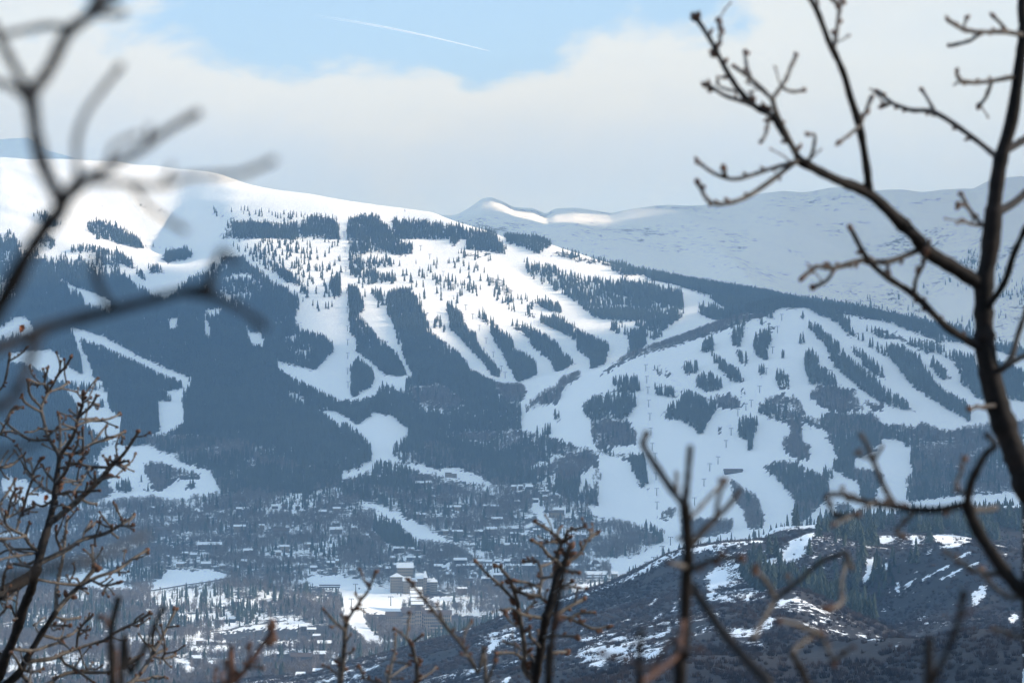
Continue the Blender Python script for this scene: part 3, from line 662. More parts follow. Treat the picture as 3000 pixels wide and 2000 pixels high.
# ------------------------------------------------------------------ where the buildings stand (row and column of each roof in the photograph, dropped on the ground)
HT = {'A': (1300, 1550, 3.92), 'B': (1200, 1380, 4.276), 'C': (400, 1450, 3.92), 'D': (400, 1700, 3.92), 'E': (900, 1500, 3.136)}
HROWS = {
 'A': [(190, 345, 140), (395, 358, 120), (510, 362, 70), (620, 360, 45), (725, 357, 60), (805, 355, 55), (940, 368, 70), (1190, 367, 80), (180, 418, 60), (250, 412, 50), (325, 408, 55), (430, 412, 45), (525, 408, 45), (615, 405, 60), (745, 410, 60), (830, 410, 65),
       (980, 412, 150), (1275, 418, 45), (1450, 412, 60), (1540, 412, 60), (1670, 418, 60), (1770, 418, 60), (345, 505, 40), (70, 510, 80), (980, 445, 40), (1480, 443, 50), (1720, 452, 60), (285, 580, 100), (390, 572, 110), (500, 558, 120), (625, 518, 110), (210, 675, 95), (445, 742, 60), (560, 565, 90)],
 'B': [(110, 143, 40), (175, 143, 35), (240, 135, 40), (600, 440, 80), (490, 445, 60), (165, 535, 60), (90, 530, 30), (965, 430, 70), (1070, 430, 80), (1040, 292, 40), (1095, 590, 130), (1310, 185, 60), (1390, 178, 40), (1500, 190, 80), (1700, 245, 70), (1575, 350, 70), (1690, 310, 60), (1830, 320, 70),
       (1890, 317, 40), (1350, 375, 50), (1870, 480, 130), (1830, 515, 170), (1980, 580, 70), (2050, 570, 60), (870, 750, 90), (600, 750, 120), (450, 740, 60), (1020, 720, 140), (1320, 707, 80), (1590, 730, 80), (1300, 775, 60), (1430, 790, 60), (2110, 790, 60), (2180, 790, 50), (1640, 865, 50), (1700, 868, 40),
       (1220, 912, 30), (1340, 912, 80), (1410, 980, 45), (1485, 978, 45), (1740, 985, 30), (1800, 985, 30), (90, 1010, 80), (20, 965, 30)],
 'C': [(180, 140, 60), (390, 190, 40), (690, 170, 40), (735, 185, 30), (1180, 152, 60), (1265, 150, 50), (1590, 120, 70), (1700, 120, 60), (1850, 122, 50), (2140, 180, 80), (2300, 150, 80), (310, 395, 190), (1185, 355, 130), (1440, 340, 50), (1660, 405, 180), (840, 562, 270), (1450, 480, 35), (1700, 585, 100),
       (1285, 630, 100), (655, 675, 70), (1630, 645, 40), (1970, 555, 80), (560, 660, 50), (350, 698, 30), (100, 700, 100), (800, 780, 110), (500, 780, 80), (1000, 805, 90), (1130, 828, 80), (1240, 750, 70), (1525, 755, 60), (1650, 750, 60), (2240, 770, 70), (2280, 845, 50), (2030, 820, 60)],
 'D': [(1585, 275, 70), (1025, 437, 60), (1100, 430, 60), (960, 445, 40), (340, 703, 90), (720, 680, 55), (1920, 515, 70), (2010, 555, 90), (2070, 625, 50), (2020, 700, 80), (2160, 710, 150), (1900, 865, 240), (2110, 830, 120), (1600, 830, 90), (860, 945, 50), (1110, 970, 60), (2080, 1100, 50), (1885, 1150, 80),
       (2300, 1140, 80), (160, 352, 80), (540, 393, 80), (1150, 232, 60), (1445, 240, 60), (700, 880, 30)],
 'E': [(265, 95, 60), (265, 155, 110), (535, 205, 50), (560, 255, 40), (710, 110, 50), (840, 325, 90), (790, 412, 30), (940, 410, 50), (1010, 410, 60), (1055, 420, 50), (845, 480, 90), (1200, 490, 60), (815, 505, 60), (740, 510, 30), (665, 500, 40), (475, 458, 30), (430, 135, 30), (420, 525, 40), (255, 520, 40),
       (215, 455, 60), (290, 440, 50), (60, 500, 50), (55, 1190, 60), (180, 1195, 100), (115, 1290, 100), (30, 1312, 60)]}
HOUSES, OCC = [], []
RH_ = random.Random(5)
for k_, rows in HROWS.items():
    x0, y0, s_ = HT[k_]
    for a, b_, w_ in rows:
        u, v = x0 + a / s_, y0 + b_ / s_
        wpx = w_ / s_
        h = RH_.uniform(5.5, 8.5) if wpx < 24 else RH_.uniform(8, 11)
        p = hit(u, v + 20, 3500)
        for _ in range(2):
            p = hit(u, v + (h - 1.5) * F / p[1], 3500)
        if p[1] > 7600:
            continue
        w = max(7.0, wpx * p[1] / F)
        d = min(max(8.0, w * 0.6), 14.0)
        if all(abs(p[0] - q[0]) > (w + q[3]) / 2 + 0.8 or abs(p[1] - q[1]) > (d + q[4]) / 2 + 1.5 for q in HOUSES):
            HOUSES.append((p[0], p[1], p[2], w, d, h, k_, RH_.uniform(-0.12, 0.12)))
            OCC.append((p[0], p[1], w, d, 26.0))
def spot(u, v, ymin=3500):
    return hit(u, v, ymin)
# the named large buildings: (kind, roof middle column, base row, width px, height m, depth m)
BIG = {}
for nm, u, vb, wpx, h, d in (('castle_hotel', 1215, 1738, 138, 34, 40), ('stepped_lodge', 1225, 1797, 36, 20, 60), ('grand_hotel', 1225, 1858, 190, 30, 26), ('ice_hall', 1745, 1690, 62, 8, 30), ('round_hall', 1745, 1657, 24, 9, 16),
                             ('slope_lodge', 1321, 1399, 34, 11, 18), ('mid_station', 2148, 1384, 52, 6, 14), ('summit_lodge', 2361, 899, 28, 8, 16), ('snow_shed', 966, 1728, 60, 7, 14), ('base_station', 1800, 1690, 16, 8, 12)):
    p = spot(u, vb)
    w = wpx * p[1] / F
    BIG[nm] = (p, w, h, d)
    OCC.append((p[0], p[1], w, d, 60.0))
OCC = np.array(OCC)
def clear_of_buildings(X, Y):
    ok = np.ones(len(X), bool)
    for x, y, w, d, fr in OCC:
        ok &= ~((np.abs(X - x) < w / 2 + 2.5) & (Y > y - d / 2 - fr) & (Y < y + d / 2 + 4))
    return ok
# ------------------------------------------------------------------ trees: a few model trees, then forests of them
def leafmat(name, c1, c2, scale=0.35):
    m, t = material(name)
    oi = t.n('ShaderNodeObjectInfo').outputs['Random']
    gp = t.n('ShaderNodeNewGeometry').outputs['Position']
    f = t.noise(gp, scale, 3)
    fs = t.noise(gp, 0.011, 4, 0.6)
    cc = t.mix(t.m('ADD', t.m('ADD', t.m('MULTIPLY', f, 0.3), t.m('MULTIPLY', oi, 0.4)), t.m('MULTIPLY', t.ss(fs, 0.35, 0.65), 0.35)), c1, c2)
    b = t.n('ShaderNodeBsdfPrincipled')
    t.put(b.inputs['Base Color'], cc)
    b.inputs['Roughness'].default_value = 0.9
    b.inputs['Specular IOR Level'].default_value = 0.1
    o = t.n('ShaderNodeOutputMaterial')
    t.t.links.new(b.outputs[0], o.inputs[0])
    return m
M_SPR = leafmat('spruce_needles', (0.012, 0.021, 0.016), (0.056, 0.070, 0.046))
M_BARK = leafmat('spruce_bark', (0.05, 0.04, 0.03), (0.09, 0.07, 0.055))
M_ASP = leafmat('aspen_twigs', (0.10, 0.085, 0.078), (0.18, 0.155, 0.14))
M_ASPT = leafmat('aspen_bark', (0.30, 0.29, 0.26), (0.42, 0.40, 0.36))
M_OAKB = leafmat('oak_brush_twigs', (0.028, 0.023, 0.022), (0.065, 0.05, 0.042))

def spruce_crown(rad, layers, r):
    V, Fc = [], []
    for k in range(layers):
        f = k / layers
        z0 = 0.06 + 0.94 * f                        # hem height
        z1 = min(1.0, z0 + 0.94 / layers * 1.9)
        rr = rad * (1 - f) ** 0.85 * r.uniform(0.85, 1.15) + 0.006
        n = 9
        top = len(V); V.append((r.uniform(-.004, .004), r.uniform(-.004, .004), z1))
        ph = r.uniform(0, 6.28)
        for i in range(n):
            a = ph + i * 6.2832 / n
            q = rr * (r.uniform(0.95, 1.25) if i % 2 == 0 else r.uniform(0.5, 0.72))
            V.append((q * math.cos(a), q * math.sin(a), z0 - (0.02 if i % 2 == 0 else -0.02) + r.uniform(-.012, .012)))
        for i in range(n):
            Fc.append((top, top + 1 + i, top + 1 + (i + 1) % n))
    return V, Fc

def trunk_mesh(r0, h, n=5):
    V = [(r0 * math.cos(i * 6.283 / n), r0 * math.sin(i * 6.283 / n), -0.03) for i in range(n)] + [(0, 0, h)]
    return V, [(i, (i + 1) % n, n) for i in range(n)]

def build(name, pieces):
    me = bpy.data.meshes.new(name)
    V, Fc, mi = [], [], []
    for (v, f), k in pieces:
        o = len(V); V += v
        Fc += [tuple(i + o for i in q) for q in f]; mi += [k] * len(f)
    me.from_pydata(V, [], Fc)
    me.polygons.foreach_set('material_index', mi)
    return me

def sliver(V, Fc, p, q, w, r):
    """thin three-sided twig from p to q"""
    d = Vector(q) - Vector(p)
    s = d.orthogonal().normalized(); s2 = d.cross(s).normalized()
    o = len(V)
    for a in (0, 2.09, 4.19):
        V.append(tuple(Vector(p) + (s * math.cos(a) + s2 * math.sin(a)) * w))
    V.append(tuple(q))
    Fc += [(o, o + 1, o + 3), (o + 1, o + 2, o + 3), (o + 2, o, o + 3)]

def aspen(r, n=38):
    V, Fc = [], []
    for i in range(n):
        z = r.uniform(0.30, 0.88)
        a = r.uniform(0, 6.28)
        L = (0.26 * (1.05 - z) + 0.10) * r.uniform(0.7, 1.2)
        q = (L * 0.75 * math.cos(a), L * 0.75 * math.sin(a), min(1.0, z + L * 0.9))
        sliver(V, Fc, (0, 0, z), q, 0.010, r)
        for _ in range(2):
            f = r.uniform(0.3, 0.8); p = (q[0] * f, q[1] * f, z + (q[2] - z) * f)
            a2 = a + r.uniform(-1.2, 1.2)
            sliver(V, Fc, p, (p[0] + 0.09 * math.cos(a2), p[1] + 0.09 * math.sin(a2), min(1.02, p[2] + r.uniform(0.06, 0.14))), 0.008, r)
    return V, Fc

def shrub(r, n=34):
    V, Fc = [], []
    for i in range(n):
        a = r.uniform(0, 6.28); d = r.uniform(0, 0.55)
        p = (d * math.cos(a), d * math.sin(a), -0.05)
        a += r.uniform(-.5, .5); e = d + r.uniform(0.05, 0.4)
        sliver(V, Fc, p, (e * math.cos(a), e * math.sin(a), r.uniform(0.55, 1.0) * (1 - 0.45 * e * e)), 0.05, r)
    return V, Fc

R = random.Random(3)
SRC = {'spruce': [], 'aspen': [], 'shrub': []}
crowns, trunks = [], []
for k in range(6):
    cr = spruce_crown(R.uniform(0.105, 0.165), R.choice((7, 8, 9)), R); tr = trunk_mesh(0.014, 0.8)
    me = build('spruce', [(cr, 0), (tr, 1)])
    me.materials.append(M_SPR); me.materials.append(M_BARK); SRC['spruce'].append(me)
    c_ = build('spruce_crown', [(cr, 0)]); c_.materials.append(M_SPR); crowns.append(c_)
    b_ = build('spruce_trunk', [(tr, 0)]); b_.materials.append(M_BARK); trunks.append(b_)
ac, at = [], []
for k in range(5):
    tw = aspen(R); tr = trunk_mesh(0.013, 0.92, 4)
    me = build('aspen', [(tw, 0), (tr, 1)])
    me.materials.append(M_ASP); me.materials.append(M_ASPT); SRC['aspen'].append(me)
for k in range(4):
    me = build('oak_brush', [(shrub(R), 0)]); me.materials.append(M_OAKB); SRC['shrub'].append(me)
MODELS = {}
for kind, ml in SRC.items():
    c_ = bpy.data.collections.new('model_' + kind)
    for i, me in enumerate(ml):
        c_.objects.link(bpy.data.objects.new('%s_model_%d' % (kind, i), me))
    MODELS[kind] = c_

def scatter(name, pts, scl, wid, kind, label, cat):
    """one mass of trees: points carrying height, girth, turn and model number, dressed with the model trees"""
    n = len(pts)
    me = bpy.data.meshes.new(name)
    me.vertices.add(n); me.vertices.foreach_set('co', np.asarray(pts, np.float32).ravel())
    sv = np.stack([scl * wid, scl * wid, scl], -1).astype(np.float32)
    a = me.attributes.new('size', 'FLOAT_VECTOR', 'POINT'); a.data.foreach_set('vector', sv.ravel())
    rt = np.zeros((n, 3), np.float32); rt[:, 2] = rng.uniform(0, 6.28, n); rt[:, 0] = rng.normal(0, 0.03, n); rt[:, 1] = rng.normal(0, 0.03, n)
    a = me.attributes.new('turn', 'FLOAT_VECTOR', 'POINT'); a.data.foreach_set('vector', rt.ravel())
    a = me.attributes.new('model', 'INT', 'POINT'); a.data.foreach_set('value', rng.integers(0, len(SRC[kind]), n).astype(np.int32))
    ob = link(name, me)
    g = bpy.data.node_groups.new(name, 'GeometryNodeTree')
    g.interface.new_socket('Geometry', in_out='INPUT', socket_type='NodeSocketGeometry')
    g.interface.new_socket('Geometry', in_out='OUTPUT', socket_type='NodeSocketGeometry')
    N, L = g.nodes.new, g.links.new
    gi, go = N('NodeGroupInput'), N('NodeGroupOutput')
    mtp = N('GeometryNodeMeshToPoints'); iop = N('GeometryNodeInstanceOnPoints'); ci = N('GeometryNodeCollectionInfo')
    ci.inputs['Collection'].default_value = MODELS[kind]
    ci.inputs['Separate Children'].default_value = True
    iop.inputs['Pick Instance'].default_value = True
    def att(nm, ty):
        x = N('GeometryNodeInputNamedAttribute'); x.data_type = ty; x.inputs['Name'].default_value = nm
        return x.outputs['Attribute']
    e2r = N('FunctionNodeEulerToRotation')
    L(gi.outputs[0], mtp.inputs[0]); L(mtp.outputs[0], iop.inputs['Points']); L(ci.outputs[0], iop.inputs['Instance'])
    L(att('model', 'INT'), iop.inputs['Instance Index']); L(att('turn', 'FLOAT_VECTOR'), e2r.inputs[0]); L(e2r.outputs[0], iop.inputs['Rotation'])
    L(att('size', 'FLOAT_VECTOR'), iop.inputs['Scale']); L(iop.outputs[0], go.inputs[0])
    md = ob.modifiers.new('trees', 'NODES'); md.node_group = g
    tag(ob, label, cat, None, 'stuff')
    return ob

def candidates(ya, yb, step, seed):
    r = np.random.default_rng(seed)
    rows = []
    for Y in np.arange(ya, yb, step):
        hw0, hw1 = (-60 - U0) / F * Y, (3060 - U0) / F * Y
        x = np.arange(hw0, hw1, step)
        rows.append(np.stack([x + r.uniform(-.5, .5, len(x)) * step, Y + r.uniform(-.5, .5, len(x)) * step], -1))
    p = np.concatenate(rows)
    u = U0 + p[:, 0] / p[:, 1] * F
    z = bil(ZG, u, p[:, 1]); v = V0 - z / p[:, 1] * F
    hor = bil(HOR, u, p[:, 1] - 25)
    return p[:, 0], p[:, 1], z, u, v, hor, r

def seen(v, hor, Y, h):
    return v - h * F / Y < hor + 6

def put_trees():
    out = {}
    # --- far slopes and valley
    X, Y, z, u, v, hor, r = candidates(3550, 10650, 6.6, 21)
    X2, Y2, z2, u2, v2, hor2, r2 = candidates(10700, 13600, 11.0, 22)
    X, Y, z, u, v, hor = (np.concatenate(q) for q in zip((X, Y, z, u, v, hor), (X2, Y2, z2, u2, v2, hor2)))
    n = len(X)
    clump = fbm(X, Y, 70, 3); clump2 = fbm(X + 999, Y, 45, 3); broad = fbm(X + 77, Y + 500, 260, 2)
    size = np.clip(rng.normal(1, 0.20, n), 0.5, 1.5)
    alt = np.clip((z - 350) / 300, 0, 1)
    hgt = (17.5 - 5.0 * alt) * size
    vil = cover(u, v - 6) == VIL
    hgt = np.where(vil, hgt * rng.uniform(0.5, 1.1, n), hgt)
    hpx = hgt * F / Y
    jx = rng.normal(0, 2.5, n)
    c0 = cover(u + jx, v - 0.10 * hpx); c1 = cover(u + jx, v - 0.82 * hpx); c2 = cover(u + jx, v - 0.34 * hpx); c3 = cover(u + jx, v - 0.58 * hpx)
    strict = np.isin(c0, (CON, SPA, MED, MIX, EFIR, THIN, VIL, ASP, ROCK, BRU, BARE))
    p = np.minimum(np.minimum(P_CON[c0], P_CON[c1]), np.minimum(P_CON[c2], P_CON[c3]))
    p = np.where((c0 == CON) & (c2 == CON) & (c1 != CON) & (Y > 8400), 0.25, p)       # ragged upper edge
    mod = np.where(np.isin(c0, (MED, MIX, VIL, THIN, SPA)), np.clip(1 + 3.2 * clump + 1.5 * broad, 0.02, 3.0), 1.0)
    p = np.where(c0 == CON, p * np.where(clump2 < -0.33, 0.35, 1.0), p * mod)
    p = np.where(np.isin(c0, (BRU, EFIR)), np.where(Y > 4200, 0.15, 0.0), p)
    free = clear_of_buildings(X, Y)
    ok = (rng.random(n) < p) & seen(v, hor, Y, hgt) & free
    out['con'] = np.stack([X, Y, z, hgt, c0, u, v], -1)[ok]
    size = np.clip(rng.normal(1, 0.16, n), 0.6, 1.4)
    hga = 12.5 * size; hpx = hga * F / Y
    c0 = cover(u + jx, v - 0.10 * hpx); c1 = cover(u + jx, v - 0.75 * hpx)
    p = np.minimum(P_ASP[c0], P_ASP[c1])
    modv = np.clip(1 + 3.4 * fbm(X + 333, Y * 0.7, 60, 3) - 1.6 * clump, 0.05, 2.2)
    p = np.where(c0 == ASP, p, p * modv) * np.where(np.isin(c0, (BRU, EFIR)) & (Y < 4200), 0, 1)
    oka = (rng.random(n) < p) & seen(v, hor, Y, hga) & ~ok & (Y < 9500) & free
    out['asp'] = np.stack([X, Y, z, hga, c0, u, v], -1)[oka]
    # --- near hills
    X, Y, z, u, v, hor, r = candidates(1000, 4240, 4.2, 23)
    n = len(X)
    hg = np.clip(rng.normal(14.0, 4.0, n), 6, 24); hpx = hg * F / Y
    c0 = cover(u, v - 0.15 * hpx); c1 = cover(u, v - 0.6 * hpx)
    snow = NEARSNOW[np.clip((v / RS).astype(int), 0, RH - 1), np.clip((u / RS).astype(int), 0, RW - 1)]
    dens = np.clip(0.62 + 1.6 * fbm(X, Y, 60, 3), 0.02, 0.9) * np.clip((v - 1560) / 120, 0.4, 1)
    p = np.where((c0 == EFIR) & (c1 == EFIR) & (Y > 2400), dens, 0.0) * np.where(snow > 0.5, 0.15, 1)
    ok = (rng.random(n) < p) & seen(v, hor, Y, hg) & (v < 2060)
    out['fir'] = np.stack([X, Y, z, hg, c0, u, v], -1)[ok]
    hb = np.clip(rng.normal(2.3, 0.6, n), 1.0, 4.0)
    p = np.clip(0.62 + 1.5 * fbm(X + 50, Y, 34, 3), 0.05, 0.95) * np.where(snow > 0.5, 0.10, 1) * np.where((snow > 0.2) & (snow < 0.5), 0.6, 1)
    okb = (rng.random(n) < p) & (np.isin(c0, (BRU, EFIR)) | (Y < 3400)) & seen(v, hor, Y, hb) & (v < 2060) & ~ok
    out['bru'] = np.stack([X, Y, z, hb, c0, u, v], -1)[okb]
    return out

TR = put_trees()
def keep_back(a, pick):
    m_ = np.ones(len(a), bool); m_[pick] = False
    return a[pick], a[m_]

def single_trees(rows, meshes, name, label, cat, group, wid=1.0, parts=None):
    for i, q in enumerate(rows):
        k = R.randrange(len(meshes))
        if parts is None:
            ob = link(name, meshes[k])
        else:
            ob = link(name, None)
            for pn, pm in parts:
                link(pn, pm[k], ob)
        ob.location = (q[0], q[1], q[2] - 0.15)
        w_ = R.uniform(0.9, 1.2) * wid
        ob.scale = (q[3] * w_, q[3] * w_, q[3])
        ob.rotation_euler = (R.gauss(0, .03), R.gauss(0, .03), R.uniform(0, 6.28))
        tag(ob, label, cat, group)

inside = lambda a: (a[:, 5] > 20) & (a[:, 5] < 2980) & (a[:, 6] < 1960) & (a[:, 6] > 300)
clear = lambda a: inside(a) & ~((a[:, 5] > 2780) & (a[:, 5] < 2960))
con, fir, asp = TR['con'], TR['fir'], TR['asp']
# lone spruces on the open face, the firs of the near hill, the nearest aspens: one by one; the rest as woods
ia = np.nonzero((con[:, 4] == SPA) & clear(con))[0]; ia = ia[np.argsort(-con[ia, 3] / con[ia, 1])][:170]
lone, con = keep_back(con, ia)
ib = np.nonzero(inside(fir) & clear(fir))[0]; ib = ib[np.argsort(-fir[ib, 3] / fir[ib, 1])][:120]
nearfir, fir = keep_back(fir, ib)
ic = np.nonzero(clear(asp) & (asp[:, 5] > 420) & (asp[:, 5] < 1250) & (asp[:, 6] > 1650))[0]; ic = ic[np.argsort(-asp[ic, 3] / asp[ic, 1])][:180]
nearasp, asp = keep_back(asp, ic)
single_trees(lone, SRC['spruce'], 'spruce_tree', 'lone dark spruce standing apart on the open sunlit snow face', 'spruce', 'lone spruces on the open snow face', 1.25)
single_trees(nearfir, SRC['spruce'], 'fir_tree', 'tall dark fir on the brushy hill between snow patches', 'fir', 'firs on the brushy near hill', 1.5, (('crown', crowns), ('trunk', trunks)))
single_trees(nearasp, SRC['aspen'], 'aspen_tree', 'leafless grey aspen on the valley floor below the village', 'aspen', 'bare aspens on the valley floor', 1.1)
scatter('spruce_forest', con[:, :3], con[:, 3], rng.uniform(1.0, 1.5, len(con)), 'spruce', 'dense blue-green spruce forest covering the mountain between ski runs', 'forest')
scatter('fir_wood', fir[:, :3], fir[:, 3], rng.uniform(1.3, 1.8, len(fir)), 'spruce', 'dark fir wood in the draws of the near hill', 'wood')
scatter('aspen_grove', asp[:, :3], asp[:, 3], rng.uniform(0.9, 1.35, len(asp)), 'aspen', 'grey-brown leafless aspen groves on the lower slopes and valley', 'grove')
bru = TR['bru']
scatter('oak_brush', bru[:, :3], bru[:, 3], rng.uniform(0.7, 1.3, len(bru)), 'shrub', 'dark leafless oak brush covering the near hills', 'brush')
print('TREES', len(con), len(fir), len(asp), len(bru), len(lone), len(nearfir), len(nearasp))
# ------------------------------------------------------------------ houses and hotels of the village
M_WALL = [simple('wall_brown', (0.10, 0.075, 0.06), 0.9, 0.3, 0.3), simple('wall_tan', (0.24, 0.19, 0.14), 0.9, 0.25, 0.3), simple('wall_grey', (0.15, 0.145, 0.14), 0.9, 0.25, 0.3), simple('wall_dark', (0.05, 0.045, 0.045), 0.9, 0.3, 0.3)]
M_ROOF = simple('roof_snow', (0.84, 0.87, 0.91), 0.8, 0.06, 0.15)
M_ROOFD = simple('roof_shingle', (0.09, 0.07, 0.06), 0.9, 0.3, 0.4)
M_STONE = simple('hotel_stone', (0.22, 0.18, 0.145), 0.9, 0.25, 0.25)
M_TRIM = simple('hotel_trim', (0.48, 0.38, 0.28), 0.9, 0.15, 0.5)
M_STEEL = simple('lift_steel', (0.10, 0.11, 0.12), 0.5, 0.15, 0.8)
m, t = material('window_glass')
b = t.n('ShaderNodeBsdfPrincipled'); b.inputs['Base Color'].default_value = (0.02, 0.025, 0.03, 1); b.inputs['Roughness'].default_value = 0.12
o = t.n('ShaderNodeOutputMaterial'); t.t.links.new(b.outputs[0], o.inputs[0]); M_GLASS = m
WALLN = ['brown timber', 'tan stucco', 'grey timber', 'dark timber']

def boxv(x0, x1, y0, y1, z0, z1):
    V = [(x0, y0, z0), (x1, y0, z0), (x1, y1, z0), (x0, y1, z0), (x0, y0, z1), (x1, y0, z1), (x1, y1, z1), (x0, y1, z1)]
    return V, [(3, 2, 1, 0), (4, 5, 6, 7), (0, 1, 5, 4), (1, 2, 6, 5), (2, 3, 7, 6), (3, 0, 4, 7)]

def gable_wall(w, d, h, rise, base=-3.0):
    """walls with two gable ends, ridge along x"""
    V = [(-w / 2, -d / 2, base), (w / 2, -d / 2, base), (w / 2, d / 2, base), (-w / 2, d / 2, base), (-w / 2, -d / 2, h), (w / 2, -d / 2, h), (w / 2, d / 2, h), (-w / 2, d / 2, h), (-w / 2, 0, h + rise), (w / 2, 0, h + rise)]
    return V, [(0, 1, 5, 4), (2, 3, 7, 6), (1, 2, 6, 9, 5), (3, 0, 4, 8, 7)]

def gable_roof(w, d, h, rise, over=0.9, th=0.5):
    x = w / 2 + over; y = d / 2 + over; dz = rise / (d / 2) * over
    V = []
    for t_ in (0.03, th):
        V += [(-x, -y, h - dz + t_), (x, -y, h - dz + t_), (x, 0, h + rise + t_), (-x, 0, h + rise + t_), (x, y, h - dz + t_), (-x, y, h - dz + t_)]
    Fc = [(6, 7, 8, 9), (9, 8, 10, 11), (0, 3, 2, 1), (3, 5, 4, 2), (0, 1, 7, 6), (1, 2, 8, 7), (2, 4, 10, 8), (4, 5, 11, 10), (5, 3, 9, 11), (3, 0, 6, 9)]
    return V, Fc

def place(nm, loc, rz):
    e = link(nm, None, None, loc)
    e.rotation_euler = (0, 0, rz)
    return e

AREA = {'A': ('in the terraced rows above the village centre', 'terraced condominiums above the village centre'), 'B': ('among bare aspens on the slope beside the narrow piste', 'houses in the aspens beside the narrow piste'),
        'C': ('among spruces on the wooded valley side', 'houses on the wooded valley side'), 'D': ('on the open valley floor with snow patches', 'houses on the valley floor'), 'E': ('above the broad snow meadow with gondola towers', 'houses above the snow meadow')}
for (x, y, z, w, d, h, k_, rz) in HOUSES:
    mi = RH_.randrange(4)
    e = place('house', (x, y, z), rz)
    long_ = w > 26
    rise = d / 2 * RH_.uniform(0.38, 0.6)
    mesh_obj('wall', *gable_wall(w, d, h - 2.0, rise), M_WALL[mi], e)
    snowy = RH_.random() < 0.86
    mesh_obj('roof', *gable_roof(w, d, h - 2.0, rise), M_ROOF if snowy else M_ROOFD, e)
    for i in range(max(2, min(6, int(w / 5)))):
        n_ = max(2, min(6, int(w / 5)))
        xx = -w / 2 + w * (i + 0.5) / n_
        mesh_obj('window', *boxv(xx - 0.8, xx + 0.8, -d / 2 - 0.08, -d / 2 + 0.05, 1.2, 3.0), M_GLASS, e)
    tag(e, ('long ' if long_ else 'small ' if w < 10.5 else '') + WALLN[mi] + (' house, snowy roof, ' if snowy else ' house, bare roof, ') + AREA[k_][0], 'house', AREA[k_][1])

def tower_block(e, x0, x1, y0, y1, h, wall, storeys, cols, roofk='gable', rise=5.0, roofm=None, win=1.7, side=False):
    w, d = x1 - x0, y1 - y0
    cx_, cy_ = (x0 + x1) / 2, (y0 + y1) / 2
    V, Fc = gable_wall(w, d, h, rise, -6) if roofk == 'gable' else boxv(x0 - cx_, x1 - cx_, y0 - cy_, y1 - cy_, -6, h)
    wl = mesh_obj('wall', V, Fc, wall, e); wl.location = (cx_, cy_, 0)
    if roofk == 'gable':
        r_ = mesh_obj('roof', *gable_roof(w, d, h, rise, 1.0, 0.6), roofm or M_ROOF, e)
    elif roofk == 'hip':
        a, b_ = w / 2 + 1, d / 2 + 1
        rd = max(0.5, a - b_)
        r_ = mesh_obj('roof', [(-a, -b_, h), (a, -b_, h), (a, b_, h), (-a, b_, h), (-rd, 0, h + rise), (rd, 0, h + rise)], [(0, 1, 5, 4), (1, 2, 5), (2, 3, 4, 5), (3, 0, 4), (3, 2, 1, 0)], roofm or M_ROOF, e)
    else:
        r_ = mesh_obj('roof', *boxv(-w / 2 - .5, w / 2 + .5, -d / 2 - .5, d / 2 + .5, h + 0.02, h + 0.7), roofm or M_ROOF, e)
    r_.location = (cx_, cy_, 0)
    sh = h / storeys
    wm = bpy.data.meshes.new('window'); v_, f_ = boxv(-win / 2, win / 2, -0.12, 0.05, 0, sh * 0.56); wm.from_pydata(v_, [], f_); wm.materials.append(M_GLASS)
    fm = bpy.data.meshes.new('frame'); v_, f_ = boxv(-win / 2 - .35, win / 2 + .35, -0.06, 0.05, -0.35, sh * 0.56 + .35); fm.from_pydata(v_, [], f_); fm.materials.append(M_TRIM)
    for s_ in range(storeys):
        for c_ in range(cols):
            xx = x0 + w * (c_ + 0.5) / cols
            q = link('window', wm, e, (xx, y0, s_ * sh + sh * 0.22))
            link('frame', fm, q)

# castle-like hotel: several gabled blocks and turrets
p, w, h, d = BIG['castle_hotel']
e = place('castle_hotel', p, 0.05)
s_ = w / 138.0
for (a, b_, y0, y1, hh, st, cl, kind, ri) in ((-71, -34, 0, 18, 22, 6, 7, 'hip', 5), (-50, -4, 20, 40, 34, 8, 8, 'gable', 6), (-34, -14, -8, 12, 17, 5, 4, 'gable', 5), (-14, 6, 2, 18, 16, 5, 4, 'gable', 4), (6, 26, 6, 20, 20, 5, 4, 'gable', 6), (26, 36, 0, 12, 21, 6, 2, 'hip', 9), (36, 48, 8, 20, 15, 4, 3, 'gable', 4), (46, 66, 2, 16, 15, 5, 5, 'hip', 6)):
    tower_block(e, a * s_, b_ * s_, y0, y1, hh, M_STONE, st, cl, kind, ri, M_ROOF, 1.5)
tag(e, 'tan stone castle-like hotel with turrets and snowy roofs beside the snow meadow', 'hotel')
p, w, h, d = BIG['stepped_lodge']
e = place('stepped_lodge', p, 0.1)
for i in range(5):
    tower_block(e, -w / 2 + i * 0.4, w / 2 - (4 - i) * 0.4, i * 11, i * 11 + 9, 12 + i * 4.4, M_WALL[1], 4, 5, 'gable', 2.6, M_ROOF, 1.5)
tag(e, 'stepped tan lodge with five parallel snowy roofs climbing the bank', 'lodge')
p, w, h, d = BIG['grand_hotel']
e = place('grand_hotel', p, -0.03)
tower_block(e, -w / 2, -w / 4, 0, 14, 22, M_WALL[0], 5, 8, 'gable', 5, M_ROOFD, 1.7)
tower_block(e, -w / 4, w / 12, 3, 18, 26, M_STONE, 6, 11, 'gable', 6, M_ROOFD, 1.7)
tower_block(e, -w / 20, w / 20, -1, 2.9, 29, M_STONE, 6, 3, 'hip', 7, M_ROOFD, 1.7)
tower_block(e, w / 12, w / 2, 1, 16, 24, M_WALL[1], 6, 14, 'gable', 5, M_ROOFD, 1.7)
tower_block(e, w / 5, w / 2 - 4, -7, 0.9, 13, M_STONE, 3, 9, 'flat', 0, M_ROOFD, 2.0)
tag(e, 'wide brown and stone hotel with rows of windows at the foot of the near hill', 'hotel')
p, w, h, d = BIG['ice_hall']
